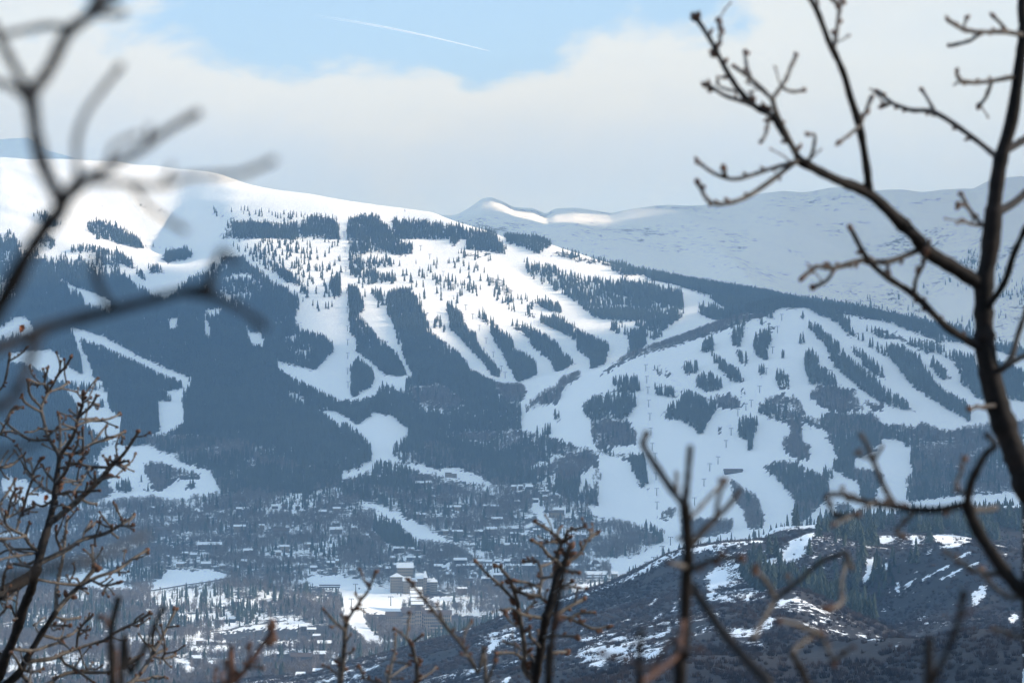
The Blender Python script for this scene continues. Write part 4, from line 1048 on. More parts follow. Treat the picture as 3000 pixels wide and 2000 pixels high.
e = place('snow_hall', p, 0.03)
n_ = 14
V = [(sx * w / 2, -d / 2 * math.cos(math.pi * i / n_), 0.3 + h * math.sin(math.pi * i / n_)) for sx in (-1, 1) for i in range(n_ + 1)]
Fc = [(i, i + 1, n_ + 2 + i, n_ + 1 + i) for i in range(n_)] 
mesh_obj('roof', V, Fc, M_ROOF, e, True)
mesh_obj('wall', *boxv(-w / 2 + .3, w / 2 - .3, -d / 2 + .4, d / 2 - .4, -4, 3.6), M_WALL[2], e)
tag(e, 'long low hall with rounded pale roof at the foot of the pistes', 'hall')
p, w, h, d = BIG['round_hall']
e = place('round_hall', p, 0.0)
n_ = 16
ring = [(w / 2 * math.cos(6.2832 * i / n_), w / 2 * math.sin(6.2832 * i / n_)) for i in range(n_)]
mesh_obj('wall', [(a, b_, -4) for a, b_ in ring] + [(a, b_, 4) for a, b_ in ring], [(i, (i + 1) % n_, n_ + (i + 1) % n_, n_ + i) for i in range(n_)], M_WALL[3], e)
mesh_obj('roof', [(a * 1.06, b_ * 1.06, 3.9) for a, b_ in ring] + [(a * .6, b_ * .6, 7.4) for a, b_ in ring] + [(0, 0, 8.6)], [(i, (i + 1) % n_, n_ + (i + 1) % n_, n_ + i) for i in range(n_)] + [(n_ + i, n_ + (i + 1) % n_, 2 * n_) for i in range(n_)], M_ROOFD, e)
tag(e, 'round dark domed building among trees at the edge of the piste', 'hall')
p, w, h, d = BIG['slope_lodge']
e = place('slope_lodge', p, 0.0)
tower_block(e, -w / 2, w / 8, 0, 12, 9, M_WALL[0], 3, 6, 'gable', 4, M_ROOF)
tower_block(e, w / 8, w / 2, -2, 10, 7, M_WALL[0], 2, 4, 'gable', 4, M_ROOF)
tag(e, 'large dark lodge on the rim of the piste above the aspens', 'lodge')
for nm, lab in (('mid_station', 'low dark lift station on the open piste of the rounded hill'), ('summit_lodge', 'low lodge with snowy roof on the summit of the rounded hill'), ('base_station', 'small lift station at the foot of the pistes beside the snow hall')):
    p, w, h, d = BIG[nm]
    e = place('lift_station' if 'station' in nm else 'mountain_lodge', p, 0.1)
    tower_block(e, -w / 2, w / 2, -d / 2, d / 2, h * 0.6, M_WALL[3], 1, max(3, int(w / 4)), 'gable', h * 0.35, M_ROOF if nm != 'mid_station' else M_ROOFD)
    tag(e, lab, 'lift station' if 'station' in nm else 'lodge')
p, w, h, d = BIG['snow_shed']
e = place('covered_bridge', p, 0.0)
mesh_obj('deck', *boxv(-w / 2, w / 2, -3, 3, 3.2, 4.2), M_WALL[3], e)
mesh_obj('roof', *gable_roof(w, 6, 6.2, 1.2, 0.4, 0.35), M_WALL[3], e)
for i in range(7):
    xx = -w / 2 + w * (i + 0.5) / 7
    mesh_obj('post', *boxv(xx - .4, xx + .4, -2.6, 2.6, -5, 3.18), M_WALL[2], e)
    mesh_obj('railing', *boxv(xx - w / 14, xx + w / 14, -2.9, -2.7, 4.22, 5.2), M_WALL[2], e)
tag(e, 'dark covered skier bridge on posts at the edge of the snow meadow', 'bridge')

# ------------------------------------------------------------------ roads
def ribbon(name, tile, pts, wid, label, lift=0.35):
    x0, y0, s_ = TILE[tile]
    P = [hit(x0 + a / s_, y0 + b_ / s_, 3500) for a, b_ in pts]
    Q = []
    for a, b_ in zip(P[:-1], P[1:]):
        n_ = max(2, int(np.hypot(*(b_ - a)[:2]) / 8))
        for i in range(n_):
            Q.append(a + (b_ - a) * i / n_)
    Q.append(P[-1]); Q = np.array(Q)
    T_ = np.gradient(Q[:, :2], axis=0); T_ /= np.linalg.norm(T_, axis=1)[:, None] + 1e-9
    Nn = np.stack([-T_[:, 1], T_[:, 0]], 1)
    V = []
    for q, nn_ in zip(Q, Nn):
        for s2 in (-.5, .5):
            xy = q[:2] + nn_ * wid * s2
            V.append((xy[0], xy[1], float(ground(np.array([xy[0]]), np.array([xy[1]]))[0]) + lift))
    o_ = mesh_obj(name, V, [(2 * i, 2 * i + 1, 2 * i + 3, 2 * i + 2) for i in range(len(Q) - 1)], M_ROAD)
    tag(o_, label, None, None, 'structure')
M_ROAD = simple('asphalt', (0.085, 0.08, 0.08), 0.9, 0.3, 0.1)
M_BANK = simple('snow_bank', (0.8, 0.83, 0.88), 0.8, 0.08, 0.2)
ribbon('road', 7, [(560, 968), (980, 966), (1200, 930), (1380, 905), (1510, 882)], 9, 'grey road running below the snowy bank on the valley side')
ribbon('road', 7, [(1738, 1600), (1748, 1545), (1790, 1508), (1850, 1490), (1980, 1484)], 12, 'grey road curving across the valley floor')
ribbon('road', 7, [(1380, 1236), (1560, 1205), (1720, 1180), (1880, 1160)], 9, 'grey road climbing past the long snow patch on the valley floor')
ribbon('road', 8, [(620, 1158), (800, 1148), (1060, 1132)], 11, 'brown road beside the wide hotel')
ribbon('road', 8, [(1490, 912), (1600, 905), (1720, 893), (1840, 884)], 8, 'grey road crossing the snow at the foot of the pistes')

# ------------------------------------------------------------------ ski lifts: every tower a thing, cables between them
def lathe(rz, n=8):
    V, Fc = [], []
    for r_, z_ in rz:
        V += [(r_ * math.cos(6.2832 * i / n), r_ * math.sin(6.2832 * i / n), z_) for i in range(n)]
    for k in range(len(rz) - 1):
        Fc += [(k * n + i, k * n + (i + 1) % n, (k + 1) * n + (i + 1) % n, (k + 1) * n + i) for i in range(n)]
    Fc.append(tuple(range((len(rz) - 1) * n, len(rz) * n)))
    return V, Fc
def newmesh(nm, vf, mat):
    me = bpy.data.meshes.new(nm); me.from_pydata(vf[0], [], vf[1]); me.materials.append(mat); return me
ME_MAST = newmesh('mast', lathe([(0.75, -1.5), (0.7, 1), (0.5, 11.6)]), M_STEEL)
ME_ARM = newmesh('crossarm', boxv(-3.4, 3.4, -0.35, 0.35, 11.62, 12.3), M_STEEL)
ME_SHV = newmesh('sheave_train', boxv(-0.35, 0.35, -2.2, 2.2, 11.05, 11.6), M_STEEL)
def lift_line(pix, label, group):
    P = []
    for tile, a, b_ in pix:
        x0, y0, s_ = TILE[tile] if tile in TILE else HT[tile]
        P.append(hit(x0 + a / s_, y0 + b_ / s_, 3500))
    P = np.array(P)
    for i, p in enumerate(P):
        dv = P[min(i + 1, len(P) - 1)] - P[max(i - 1, 0)]
        e = place('lift_tower', p, math.atan2(dv[1], dv[0]) - math.pi / 2)
        link('mast', ME_MAST, e); link('crossarm', ME_ARM, e)
        for sx in (-3.0, 3.0):
            link('sheave_train', ME_SHV, e, (sx, 0, 0))
        tag(e, label, 'lift tower', group)
    for sx, nm in ((-3.0, 'uphill'), (3.0, 'downhill')):
        V, Fc = [], []
        dv = P[-1] - P[0]; nrm = np.array([-dv[1], dv[0]]) / np.hypot(dv[0], dv[1])
        for p in P:
            c_ = np.array([p[0] + nrm[0] * sx, p[1] + nrm[1] * sx, p[2] + 11.3])
            V += [tuple(c_ + np.array([0.05 * math.cos(a), 0.0, 0.05 * math.sin(a)])) for a in (0, 2.1, 4.2)]
        for i in range(len(P) - 1):
            Fc += [(3 * i + k, 3 * i + (k + 1) % 3, 3 * i + 3 + (k + 1) % 3, 3 * i + 3 + k) for k in range(3)]
        o_ = mesh_obj('lift_cable', V, Fc, M_STEEL)
        tag(o_, '%s steel cable strung along the %s' % (nm, group), 'cable')
lift_line([(5, 18, 100), (5, 25, 200), (5, 30, 330), (5, 35, 470), (5, 38, 600), (5, 40, 720), (5, 41, 810), (5, 42, 900), (5, 42, 1000), (5, 44, 1090)], 'thin lift tower in the straight line down the wide sunlit run', 'lift down the wide straight run')
lift_line([(5, 520, 190), (5, 580, 245), (5, 628, 310), (5, 668, 360), (5, 692, 400), (5, 730, 445), (5, 765, 500), (5, 817, 580), (5, 862, 640), (5, 905, 715), (5, 950, 800), (5, 997, 890), (5, 1050, 985), (5, 1075, 1025)], 'thin lift tower on the run between the tree strips', 'lift between the tree strips')
lift_line([(5, 1992, 890), (5, 1998, 980), (5, 2005, 1060), (5, 2012, 1130), (5, 2017, 1215), (5, 2025, 1305), (5, 2032, 1400), (5, 2040, 1500), (8, 2060, 110), (8, 2065, 240), (8, 2070, 340), (8, 2072, 430)], 'thin lift tower along the run left of the terrain park on the rounded hill', 'lift beside the terrain park')
lift_line([(6, 650, 650), (6, 622, 730), (6, 590, 865), (6, 548, 1005), (6, 505, 1125), (6, 450, 1215), (6, 415, 1240), (6, 362, 1275), (6, 318, 1400), (6, 285, 1480), (9, 232, 135), (9, 178, 180), (9, 140, 280), (9, 78, 405)], 'thin lift tower on the open centre of the rounded hill', 'lift up the rounded hill')
lift_line([('E', 445, 742), ('E', 405, 880), ('E', 520, 965)], 'tall gondola tower on the broad snow meadow below the castle hotel', 'gondola over the snow meadow')
lift_line([(8, 2160, 665), (8, 2105, 725), (8, 2050, 800), (8, 2003, 830)], 'lift tower on the runout above the near hill crest', 'lift on the runout')
lift_line([('E', 860, 775), ('E', 768, 860)], 'lift tower at the edge of the snow meadow beside the stepped lodge', 'lift beside the stepped lodge')
ME_CAB = newmesh('cabin', lathe([(0.7, -2.6), (1.2, -2.1), (1.25, -0.9), (0.8, -0.3)], 8), M_STEEL)
for a, b_ in ((478, 712), (582, 714), (848, 748)):
    p = hit(900 + a / 3.136, 1500 + b_ / 3.136 + 18, 3500)
    e = place('gondola_cabin', p + np.array([0, 0, 11.2]), 0)
    link('cabin', ME_CAB, e); mesh_obj('hanger', *boxv(-.08, .08, -.08, .08, -0.3, 0.1), M_STEEL, e)
    tag(e, 'dark gondola cabin hanging above the broad snow meadow', 'gondola', 'gondola cabins over the snow meadow')

# ------------------------------------------------------------------ contrail of an aircraft, far and high
V, Fc = [], []
n_ = 40
for i in range(n_ + 1):
    f = i / n_
    c_ = px(870 + (1438 - 870) * f, 38 + (151 - 38) * f - 9 * math.sin(math.pi * f), 60000.0)
    w_ = (1.2 + 6.5 * (1 - f) ** 0.7) * 60000 / F * 0.55 * (1 + 0.1 * math.sin(i * 1.7))
    if f > 0.98:
        w_ *= 0.3
    V += [(c_.x + 0.2 * w_ * math.cos(a), c_.y + w_ * math.sin(a), c_.z + w_ * math.cos(a)) for a in (0.0, 1.05, 2.09, 3.14, 4.19, 5.24)]
for i in range(n_):
    Fc += [(6 * i + k, 6 * i + (k + 1) % 6, 6 * i + 6 + (k + 1) % 6, 6 * i + 6 + k) for k in range(6)]
m, t = material('ice_trail')
gc = t.n('ShaderNodeSeparateXYZ'); t.t.links.new(t.n('ShaderNodeTexCoord').outputs['Generated'], gc.inputs[0])
tr_ = t.n('ShaderNodeBsdfTransparent'); df = t.n('ShaderNodeBsdfTranslucent'); df.inputs[0].default_value = (0.95, 0.96, 0.98, 1)
df2 = t.n('ShaderNodeBsdfDiffuse'); df2.inputs[0].default_value = (0.95, 0.96, 0.98, 1)
ad = t.n('ShaderNodeMixShader'); ad.inputs[0].default_value = 0.5
t.t.links.new(df.outputs[0], ad.inputs[1]); t.t.links.new(df2.outputs[0], ad.inputs[2])
mx = t.n('ShaderNodeMixShader')
t.put(mx.inputs[0], t.m('MULTIPLY', t.ss(gc.outputs[0], 0.0, 0.9), 0.75))
t.t.links.new(tr_.outputs[0], mx.inputs[1]); t.t.links.new(ad.outputs[0], mx.inputs[2])
o = t.n('ShaderNodeOutputMaterial'); t.t.links.new(mx.outputs[0], o.inputs[0])
ct = mesh_obj('contrail', V, Fc, m, None, True)
tag(ct, 'thin white aircraft contrail slanting across the blue gap in the clouds', 'contrail')
# ------------------------------------------------------------------ leafless oaks in front of the camera
def barkmat(name, c1, c2, scale, rough=0.85, bump=0.4):
    m, t = material(name)
    v = t.n('ShaderNodeTexCoord').outputs['Object']
    f = t.noise(v, scale, 5, 0.65)
    f2 = t.noise(v, scale * 4, 3, 0.6)
    cc = t.mix(t.ss(t.m('ADD', t.m('MULTIPLY', f, 0.7), t.m('MULTIPLY', f2, 0.3)), 0.35, 0.68), c1, c2)
    b = t.n('ShaderNodeBsdfPrincipled')
    t.put(b.inputs['Base Color'], cc)
    b.inputs['Roughness'].default_value = rough
    b.inputs['Specular IOR Level'].default_value = 0.3
    bp = t.n('ShaderNodeBump'); bp.inputs['Strength'].default_value = bump; bp.inputs['Distance'].default_value = 0.004
    t.put(bp.inputs['Height'], f2); t.t.links.new(bp.outputs[0], b.inputs['Normal'])
    o = t.n('ShaderNodeOutputMaterial'); t.t.links.new(b.outputs[0], o.inputs[0])
    return m
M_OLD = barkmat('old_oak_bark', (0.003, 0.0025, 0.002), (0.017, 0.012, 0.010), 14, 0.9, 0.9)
M_TWIG = barkmat('grey_twig_bark', (0.020, 0.017, 0.015), (0.12, 0.102, 0.086), 22)
M_RED = barkmat('red_brown_twig_bark', (0.025, 0.012, 0.009), (0.095, 0.042, 0.025), 30)
M_BUD = barkmat('brown_bud_scale', (0.045, 0.022, 0.015), (0.15, 0.075, 0.045), 60)
M_LEAF = barkmat('dead_leaf', (0.16, 0.045, 0.02), (0.33, 0.11, 0.04), 60)

def catmull(P, sub):
    P = np.asarray(P, float)
    A = np.concatenate([[2 * P[0] - P[1]], P, [2 * P[-1] - P[-2]]])
    out = []
    for i in range(1, len(A) - 2):
        for k in range(sub):
            t_ = k / sub
            out.append(0.5 * (2 * A[i] + (A[i + 1] - A[i - 1]) * t_ + (2 * A[i - 1] - 5 * A[i] + 4 * A[i + 1] - A[i + 2]) * t_ ** 2 + (3 * A[i] - A[i - 1] - 3 * A[i + 1] + A[i + 2]) * t_ ** 3))
    out.append(A[-2])
    return np.array(out)

def tube(C, rad, n=8):
    T_ = np.gradient(C, axis=0); T_ /= np.linalg.norm(T_, axis=1)[:, None] + 1e-12
    up = np.array([0.13, 0.97, 0.2])
    A = np.cross(T_, up); A /= np.linalg.norm(A, axis=1)[:, None] + 1e-12
    B = np.cross(T_, A)
    V, Fc = [], []
    for c, a, b_, r_ in zip(C, A, B, rad):
        V += [tuple(c + r_ * (a * math.cos(6.2832 * k / n) + b_ * math.sin(6.2832 * k / n))) for k in range(n)]
    for i in range(len(C) - 1):
        Fc += [(i * n + k, i * n + (k + 1) % n, (i + 1) * n + (k + 1) % n, (i + 1) * n + k) for k in range(n)]
    V.append(tuple(C[-1] + T_[-1] * rad[-1] * 0.8)); e = len(V) - 1; b0 = (len(C) - 1) * n
    Fc += [(b0 + k, b0 + (k + 1) % n, e) for k in range(n)]
    return V, Fc

def bud_mesh(V, Fc, p, d, L, w):
    """pointed oval bud at p along d"""
    d = np.asarray(d, float); d /= np.linalg.norm(d) + 1e-9
    a = np.cross(d, [0.3, 0.9, 0.31]); a /= np.linalg.norm(a) + 1e-9; b_ = np.cross(d, a)
    o = len(V); n = 6
    prof = ((0.0, 0.45), (0.25, 0.95), (0.5, 1.0), (0.78, 0.6))
    for s_, r_ in prof:
        V += [tuple(p + d * L * s_ + w * r_ * (a * math.cos(6.2832 * k / n) + b_ * math.sin(6.2832 * k / n))) for k in range(n)]
    V.append(tuple(p + d * L))
    for i in range(len(prof) - 1):
        Fc += [(o + i * n + k, o + i * n + (k + 1) % n, o + (i + 1) * n + (k + 1) % n, o + (i + 1) * n + k) for k in range(n)]
    q = o + (len(prof) - 1) * n
    Fc += [(q + k, q + (k + 1) % n, o + len(prof) * n) for k in range(n)]

BT = dict(TILE)
BT.update({'r1': (0, 1000, 3.136), 'r2': (0, 1500, 3.136), 'r3': (400, 1500, 3.136), 'r4': (900, 1500, 3.136), 'r5': (1350, 1500, 3.136), 'r6': (1800, 1250, 2.09), 'px': (0, 0, 1.0)})
RB = random.Random(9)
def oak(name, label, base_d, lines, root_px, spread=0.05, red=False, budk=1.0, thick=1.0, spurs=0):
    """one oak: polylines of (tile, width at start, width at end, points); px widths of the photograph. The first line starts at the trunk, which runs down to the ground."""
    done_uv, done_d, wid_ = [], [], []
    ru, rv_ = root_px
    gX = (ru - U0) / F * base_d
    gZ = float(hill_z(np.array([gX]), np.array([base_d]))[0])
    root = link(name, None, None, (gX, base_d, gZ))
    extra = []
    todo = list(lines)
    li = -1
    while todo or extra is not None:
        if not todo:
            # short side shoots with a bud, off the thinner wood
            cand = [k for k in range(1, len(done_uv)) if wid_[k] < 16]
            for _ in range(spurs if cand else 0):
                q = done_uv[RB.choice(cand)]
                i = RB.randrange(1, len(q) - 1)
                tg = q[i + 1] - q[i - 1]; tg = tg / (np.hypot(*tg) + 1e-9)
                an = RB.choice((-1, 1)) * RB.uniform(0.5, 1.15)
                dr = np.array([tg[0] * math.cos(an) - tg[1] * math.sin(an), tg[0] * math.sin(an) + tg[1] * math.cos(an)]) + np.array([0, -0.25])
                L = RB.uniform(14, 62)
                b1 = q[i] + dr * L * 0.5 + np.array([RB.gauss(0, 3), RB.gauss(0, 3)])
                todo.append(('px', 4.0, 3.4, [tuple(q[i]), tuple(b1), tuple(q[i] + dr * L + np.array([RB.gauss(0, 5), RB.gauss(-3, 4)]))]))
            extra = None
            if not todo:
                break
        li += 1
        tile, w0, w1, pts = todo.pop(0)
        w0, w1 = w0 * thick, w1 * thick
        wid_.append(w0)
        x0, y0, s_ = BT[tile]
        uv = np.array([(x0 + a / s_, y0 + b_ / s_) for a, b_ in pts])
        d0 = base_d
        if done_uv:
            allp = np.concatenate(done_uv); alld = np.concatenate(done_d)
            dist = np.hypot(*(allp - uv[0]).T); j = int(np.argmin(dist))
            d0 = alld[j]
            if dist[j] < 40:
                uv[0] = allp[j]
        if li == 0:
            vg = V0 - gZ / base_d * F
            uv = np.concatenate([[[ru + 8, vg + 0.15 * F / base_d * 2], [ru, (vg * 2 + uv[0][1]) / 3], [(ru + uv[0][0]) / 2, (vg + 2 * uv[0][1]) / 3]], uv])
        n_ = len(uv)
        drift = RB.uniform(-spread, spread) * base_d
        dd = d0 + drift * np.linspace(0, 1, n_)
        sub = 5
        pc = catmull(np.column_stack([uv, dd]), sub)
        wob = np.cumsum(np.array([[RB.gauss(0, 1), RB.gauss(0, 1)] for _ in range(len(pc))]), 0) * 0.25
        wob -= wob[0]; pc[:, :2] += wob * np.linspace(0, 1, len(pc))[:, None] * min(1.5, w0 / 8)
        done_uv.append(pc[:, :2].copy()); done_d.append(pc[:, 2].copy())
        C = np.column_stack([(pc[:, 0] - U0) / F * pc[:, 2], pc[:, 2], (V0 - pc[:, 1]) / F * pc[:, 2]])
        f = np.linspace(0, 1, len(pc))
        wp = (w0 + (w1 - w0) * f)
        if li == 0:
            wp = wp * (1 + 0.5 * np.clip(1 - f * 5, 0, 1))
        wp *= np.array([1 + RB.uniform(-0.10, 0.16) for _ in range(len(pc))])
        if len(pc) > 6:
            wp[-2:] *= 1.15
        rad = wp / 2 * pc[:, 2] / F
        C -= np.array(root.location)
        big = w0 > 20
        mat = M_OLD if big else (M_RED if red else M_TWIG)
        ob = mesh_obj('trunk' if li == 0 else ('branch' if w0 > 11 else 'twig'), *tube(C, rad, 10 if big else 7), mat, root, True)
        # buds: a cluster on the tip, single ones at the nodes
        V, Fc = [], []
        if w1 < 14 and budk > 0:
            T_ = C[-1] - C[-3]; rb = max(rad[-1] * 1.25, 3.2 * base_d / F) * budk
            for k in range(RB.choice((2, 3, 4))):
                dv = T_ / (np.linalg.norm(T_) + 1e-9) + np.array([RB.gauss(0, .35) for _ in range(3)])
                bud_mesh(V, Fc, C[-1] - 0.2 * T_ * RB.random(), dv, rb * RB.uniform(2.2, 3.2), rb * RB.uniform(0.75, 1.1))
            for i in range(3, len(C) - 2):
                if RB.random() < 0.30:
                    T_ = C[i + 1] - C[i]; T_ = T_ / (np.linalg.norm(T_) + 1e-9)
                    sd_ = np.cross(T_, [0, 1, 0]) * RB.choice((-1, 1))
                    bud_mesh(V, Fc, C[i] + sd_ * rad[i] * 0.6, sd_ + T_ * 0.7, rb * RB.uniform(1.6, 3.0), rb * RB.uniform(0.55, 0.85))
        if V:
            tag(mesh_obj('bud_cluster', V, Fc, M_BUD, ob, True), kind='stuff')
    tag(root, label, 'oak')
    return root

# the tall oak with its dark stem on the right-hand side
RT = [
 (6, 74, 19, [(2330, 1960), (2270, 1760), (2200, 1568), (2130, 1390), (2050, 1150), (1990, 880), (1975, 700), (1972, 420), (2010, 200), (2030, 0), (2042, -156), (2080, -416), (2150, -676), (2200, -1036), (2225, -1276), (2215, -1396), (2225, -1536)]),
 (6, 36, 30, [(1960, 430), (1780, 300), (1600, 190), (1530, 100), (1420, 0)]),
 (3, 30, 20, [(1430, 1440), (1220, 1270), (1000, 1180), (760, 1060)]),
 (3, 17, 10, [(760, 1060), (720, 960), (650, 860), (585, 760), (480, 700), (380, 600), (300, 480), (225, 340), (170, 240), (100, 130)]),
 (3, 14, 12, [(740, 1040), (690, 900), (620, 760), (585, 650)]),
 (3, 11, 8, [(585, 650), (450, 520), (340, 440)]), (3, 9, 8, [(440, 510), (420, 430), (410, 345)]), (3, 10, 8, [(590, 640), (680, 520), (710, 440), (745, 365)]), (3, 8, 8, [(650, 580), (710, 600), (790, 595)]),
 (3, 9, 9, [(228, 340), (245, 270), (250, 200), (235, 140)]), (3, 10, 9, [(480, 700), (400, 670), (280, 630), (200, 580), (160, 560)]), (3, 7, 6, [(380, 610), (300, 590), (235, 560), (228, 510)]), (3, 9, 8, [(555, 745), (552, 860), (520, 925)]),
 (3, 11, 8, [(740, 1065), (640, 1090), (540, 1120), (350, 1175), (220, 1140), (100, 1060)]), (3, 9, 8, [(300, 1165), (275, 1130), (265, 1095)]), (3, 12, 9, [(740, 1070), (560, 1200), (400, 1300), (250, 1340), (160, 1310), (100, 1205)]),
 (3, 20, 12, [(1220, 1285), (1210, 1120), (1160, 830), (1100, 640), (1060, 500), (1000, 360), (960, 280), (880, 80), (800, -40)]), (3, 11, 10, [(1000, 330), (1012, 200), (1030, 60), (1055, -40)]), (3, 9, 8, [(1030, 45), (990, 10), (950, -30)]), (3, 9, 8, [(872, 75), (885, 20), (880, -30)]),
 (3, 10, 9, [(1160, 830), (1200, 740), (1240, 640)]), (3, 9, 8, [(1152, 850), (1100, 880), (1030, 930)]), (3, 8, 7, [(840, 1075), (860, 980), (868, 890), (820, 880)]),
 (3, 14, 9, [(2060, 1030), (1900, 900), (1660, 740), (1500, 720), (1370, 670), (1280, 600)]), (3, 9, 8, [(1660, 740), (1620, 670), (1572, 590)]), (3, 8, 7, [(1375, 672), (1340, 690), (1315, 700)]),
 (3, 12, 8, [(2180, 480), (2030, 530), (1900, 540), (1820, 520), (1800, 470)]), (3, 9, 8, [(2030, 535), (1990, 640), (1945, 700)]),
 (3, 13, 9, [(2205, 225), (2110, 210), (1960, 210), (1840, 190), (1735, 130)]), (3, 8, 8, [(1840, 190), (1862, 120)]), (3, 9, 8, [(2135, 208), (2090, 160), (2045, 112)]), (3, 9, 8, [(1970, 222), (1880, 270), (1750, 302)]),
 (3, 20, 18, [(2140, 990), (2200, 940), (2290, 880)]), (3, 22, 18, [(2080, 1410), (2160, 1340), (2290, 1240)]),
 (6, 18, 14, [(2060, 620), (2110, 400), (2180, 200), (2270, 20)]), (6, 15, 12, [(2100, 1010), (2150, 900), (2200, 740), (2260, 560)]), (6, 14, 12, [(2130, 960), (2200, 900), (2280, 860)]),
 (3, 11, 9, [(2010, 1550), (1900, 1400), (1830, 1280)]), (3, 9, 8, [(1960, 1510), (1900, 1470), (1835, 1445)]), (3, 9, 8, [(1880, 1380), (1840, 1340), (1810, 1345)]),
 (6, 20, 11, [(1950, 830), (1760, 710), (1650, 610), (1520, 480), (1350, 370), (1230, 270), (1170, 180), (1100, 50)]), (6, 15, 10, [(1570, 190), (1350, 260), (1180, 250), (1000, 300), (880, 290), (800, 355)]), (6, 9, 9, [(990, 310), (950, 380), (875, 425)]),
 (6, 9, 8, [(1350, 370), (1345, 320), (1340, 265)]), (6, 10, 9, [(1520, 470), (1530, 380), (1580, 280), (1600, 200)]), (6, 9, 8, [(1600, 190), (1620, 130)]), (6, 9, 8, [(2040, 1205), (1960, 1210), (1880, 1222)]),
]
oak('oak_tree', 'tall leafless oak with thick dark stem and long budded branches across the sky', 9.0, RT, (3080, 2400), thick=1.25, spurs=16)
# the stem that leans in from the lower corner, nearer
ST = [
 (9, 36, 30, [(2330, 1180), (2240, 1000), (2120, 850), (2020, 700), (1930, 550), (1872, 400)]),
 (9, 24, 13, [(1872, 400), (1890, 260), (1950, 130), (1990, 60), (2050, 0), (1990, -60)]),
 (9, 20, 11, [(1860, 385), (1700, 430), (1500, 430), (1400, 410), (1250, 390), (1100, 350), (1040, 330), (950, 340), (970, 410), (1020, 480), (1130, 460)]),
 (9, 16, 12, [(1400, 405), (1320, 280), (1250, 110), (1200, 0), (1155, -60)]), (9, 10, 9, [(1250, 100), (1310, 20)]), (9, 9, 9, [(1245, 110), (1140, 60)]), (9, 9, 9, [(1042, 350), (1050, 285)]), (9, 10, 8, [(1240, 400), (1130, 460), (990, 530)]),
 (9, 12, 9, [(1870, 350), (1790, 280), (1830, 180), (1840, 110)]), (9, 16, 14, [(1880, 430), (1970, 432), (2060, 420)]), (9, 13, 10, [(2110, 840), (1980, 850), (1850, 790), (1720, 700)]), (9, 11, 9, [(1530, 440), (1460, 510), (1400, 570), (1440, 600)]),
 (9, 14, 10, [(2250, 1010), (2130, 1000), (1980, 880), (1960, 820)]), (9, 13, 11, [(2230, 1270), (2120, 1240), (2040, 1210)]),
]
oak('oak_tree', 'young leafless oak stem slanting up beside the thick dark stem, pale stubs on it', 6.5, ST, (3130, 2700), 0.06, thick=1.2)
# blurred shrub in the lower middle
SB = [
 ('r6', 34, 26, [(400, 1700), (420, 1400), (430, 1180), (440, 900), (450, 750), (432, 480)]),
 ('r6', 20, 15, [(432, 480), (380, 420), (250, 230), (180, 110), (200, 40)]), ('r6', 18, 15, [(440, 480), (450, 300), (465, 130)]), ('r6', 20, 12, [(432, 740), (540, 640), (620, 560), (700, 480), (765, 390)]), ('r6', 12, 10, [(490, 560), (580, 430), (670, 335)]), ('r6', 11, 10, [(605, 545), (640, 420), (675, 335)]),
 ('r6', 12, 12, [(378, 430), (378, 280)]), ('r6', 15, 10, [(440, 880), (540, 840), (640, 800), (760, 800)]), ('r6', 14, 10, [(430, 850), (330, 830)]), ('r6', 13, 10, [(430, 720), (390, 680)]),
 ('r6', 26, 20, [(960, 1700), (940, 1568), (850, 1470), (740, 1350), (650, 1240), (560, 1110), (480, 990)]),
 ('r6', 15, 12, [(850, 1300), (900, 1200), (985, 1050)]), ('r6', 12, 11, [(985, 1055), (930, 950), (860, 880)]), ('r6', 14, 12, [(990, 1060), (1120, 950), (1260, 830), (1420, 770)]), ('r6', 11, 10, [(1405, 778), (1455, 860)]), ('r6', 12, 11, [(1410, 790), (1390, 950), (1390, 1070), (1310, 1120)]),
 ('r6', 12, 11, [(1080, 960), (1060, 920)]), ('r6', 20, 15, [(1200, 1700), (1180, 1568), (1110, 1420), (1080, 1380)]), ('r6', 13, 11, [(1080, 1380), (1160, 1310), (1250, 1260)]), ('r6', 12, 11, [(1250, 1265), (1300, 1340), (1340, 1430)]), ('r6', 12, 10, [(1340, 1430), (1460, 1340)]), ('r6', 12, 11, [(1250, 1260), (1120, 1210), (1010, 1180)]),
]
oak('oak_shrub', 'out-of-focus leafless shrub with forked buds in front of the bright snowy knoll', 6.0, SB, (2010, 2700), 0.08, thick=1.2)
SR = [
 ('r6', 24, 15, [(150, 1700), (160, 1568), (165, 1400), (165, 1240)]), ('r6', 15, 12, [(150, 1470), (60, 1420), (-60, 1390)]), ('r6', 20, 13, [(180, 1600), (300, 1470), (400, 1370), (425, 1200)]), ('r6', 13, 11, [(400, 1370), (480, 1350), (520, 1360)]),
 ('r6', 13, 11, [(200, 1480), (240, 1480)]), ('r6', 13, 11, [(420, 1360), (380, 1290), (300, 1370), (240, 1470)]),
]
oak('oak_shrub', 'blurred red-brown shrub shoots rising at the foot of the near hill', 5.0, SR, (1870, 2900), 0.08, True)
oak('oak_shoot', 'single thick red-brown shoot leaning over the wooded draw', 4.6, [(9, 22, 18, [(1600, 1680), (1640, 1568), (1740, 1350), (1800, 1180), (1840, 960)]), (9, 12, 10, [(1810, 1130), (1890, 1090)])], (2690, 2900), 0.05, True)
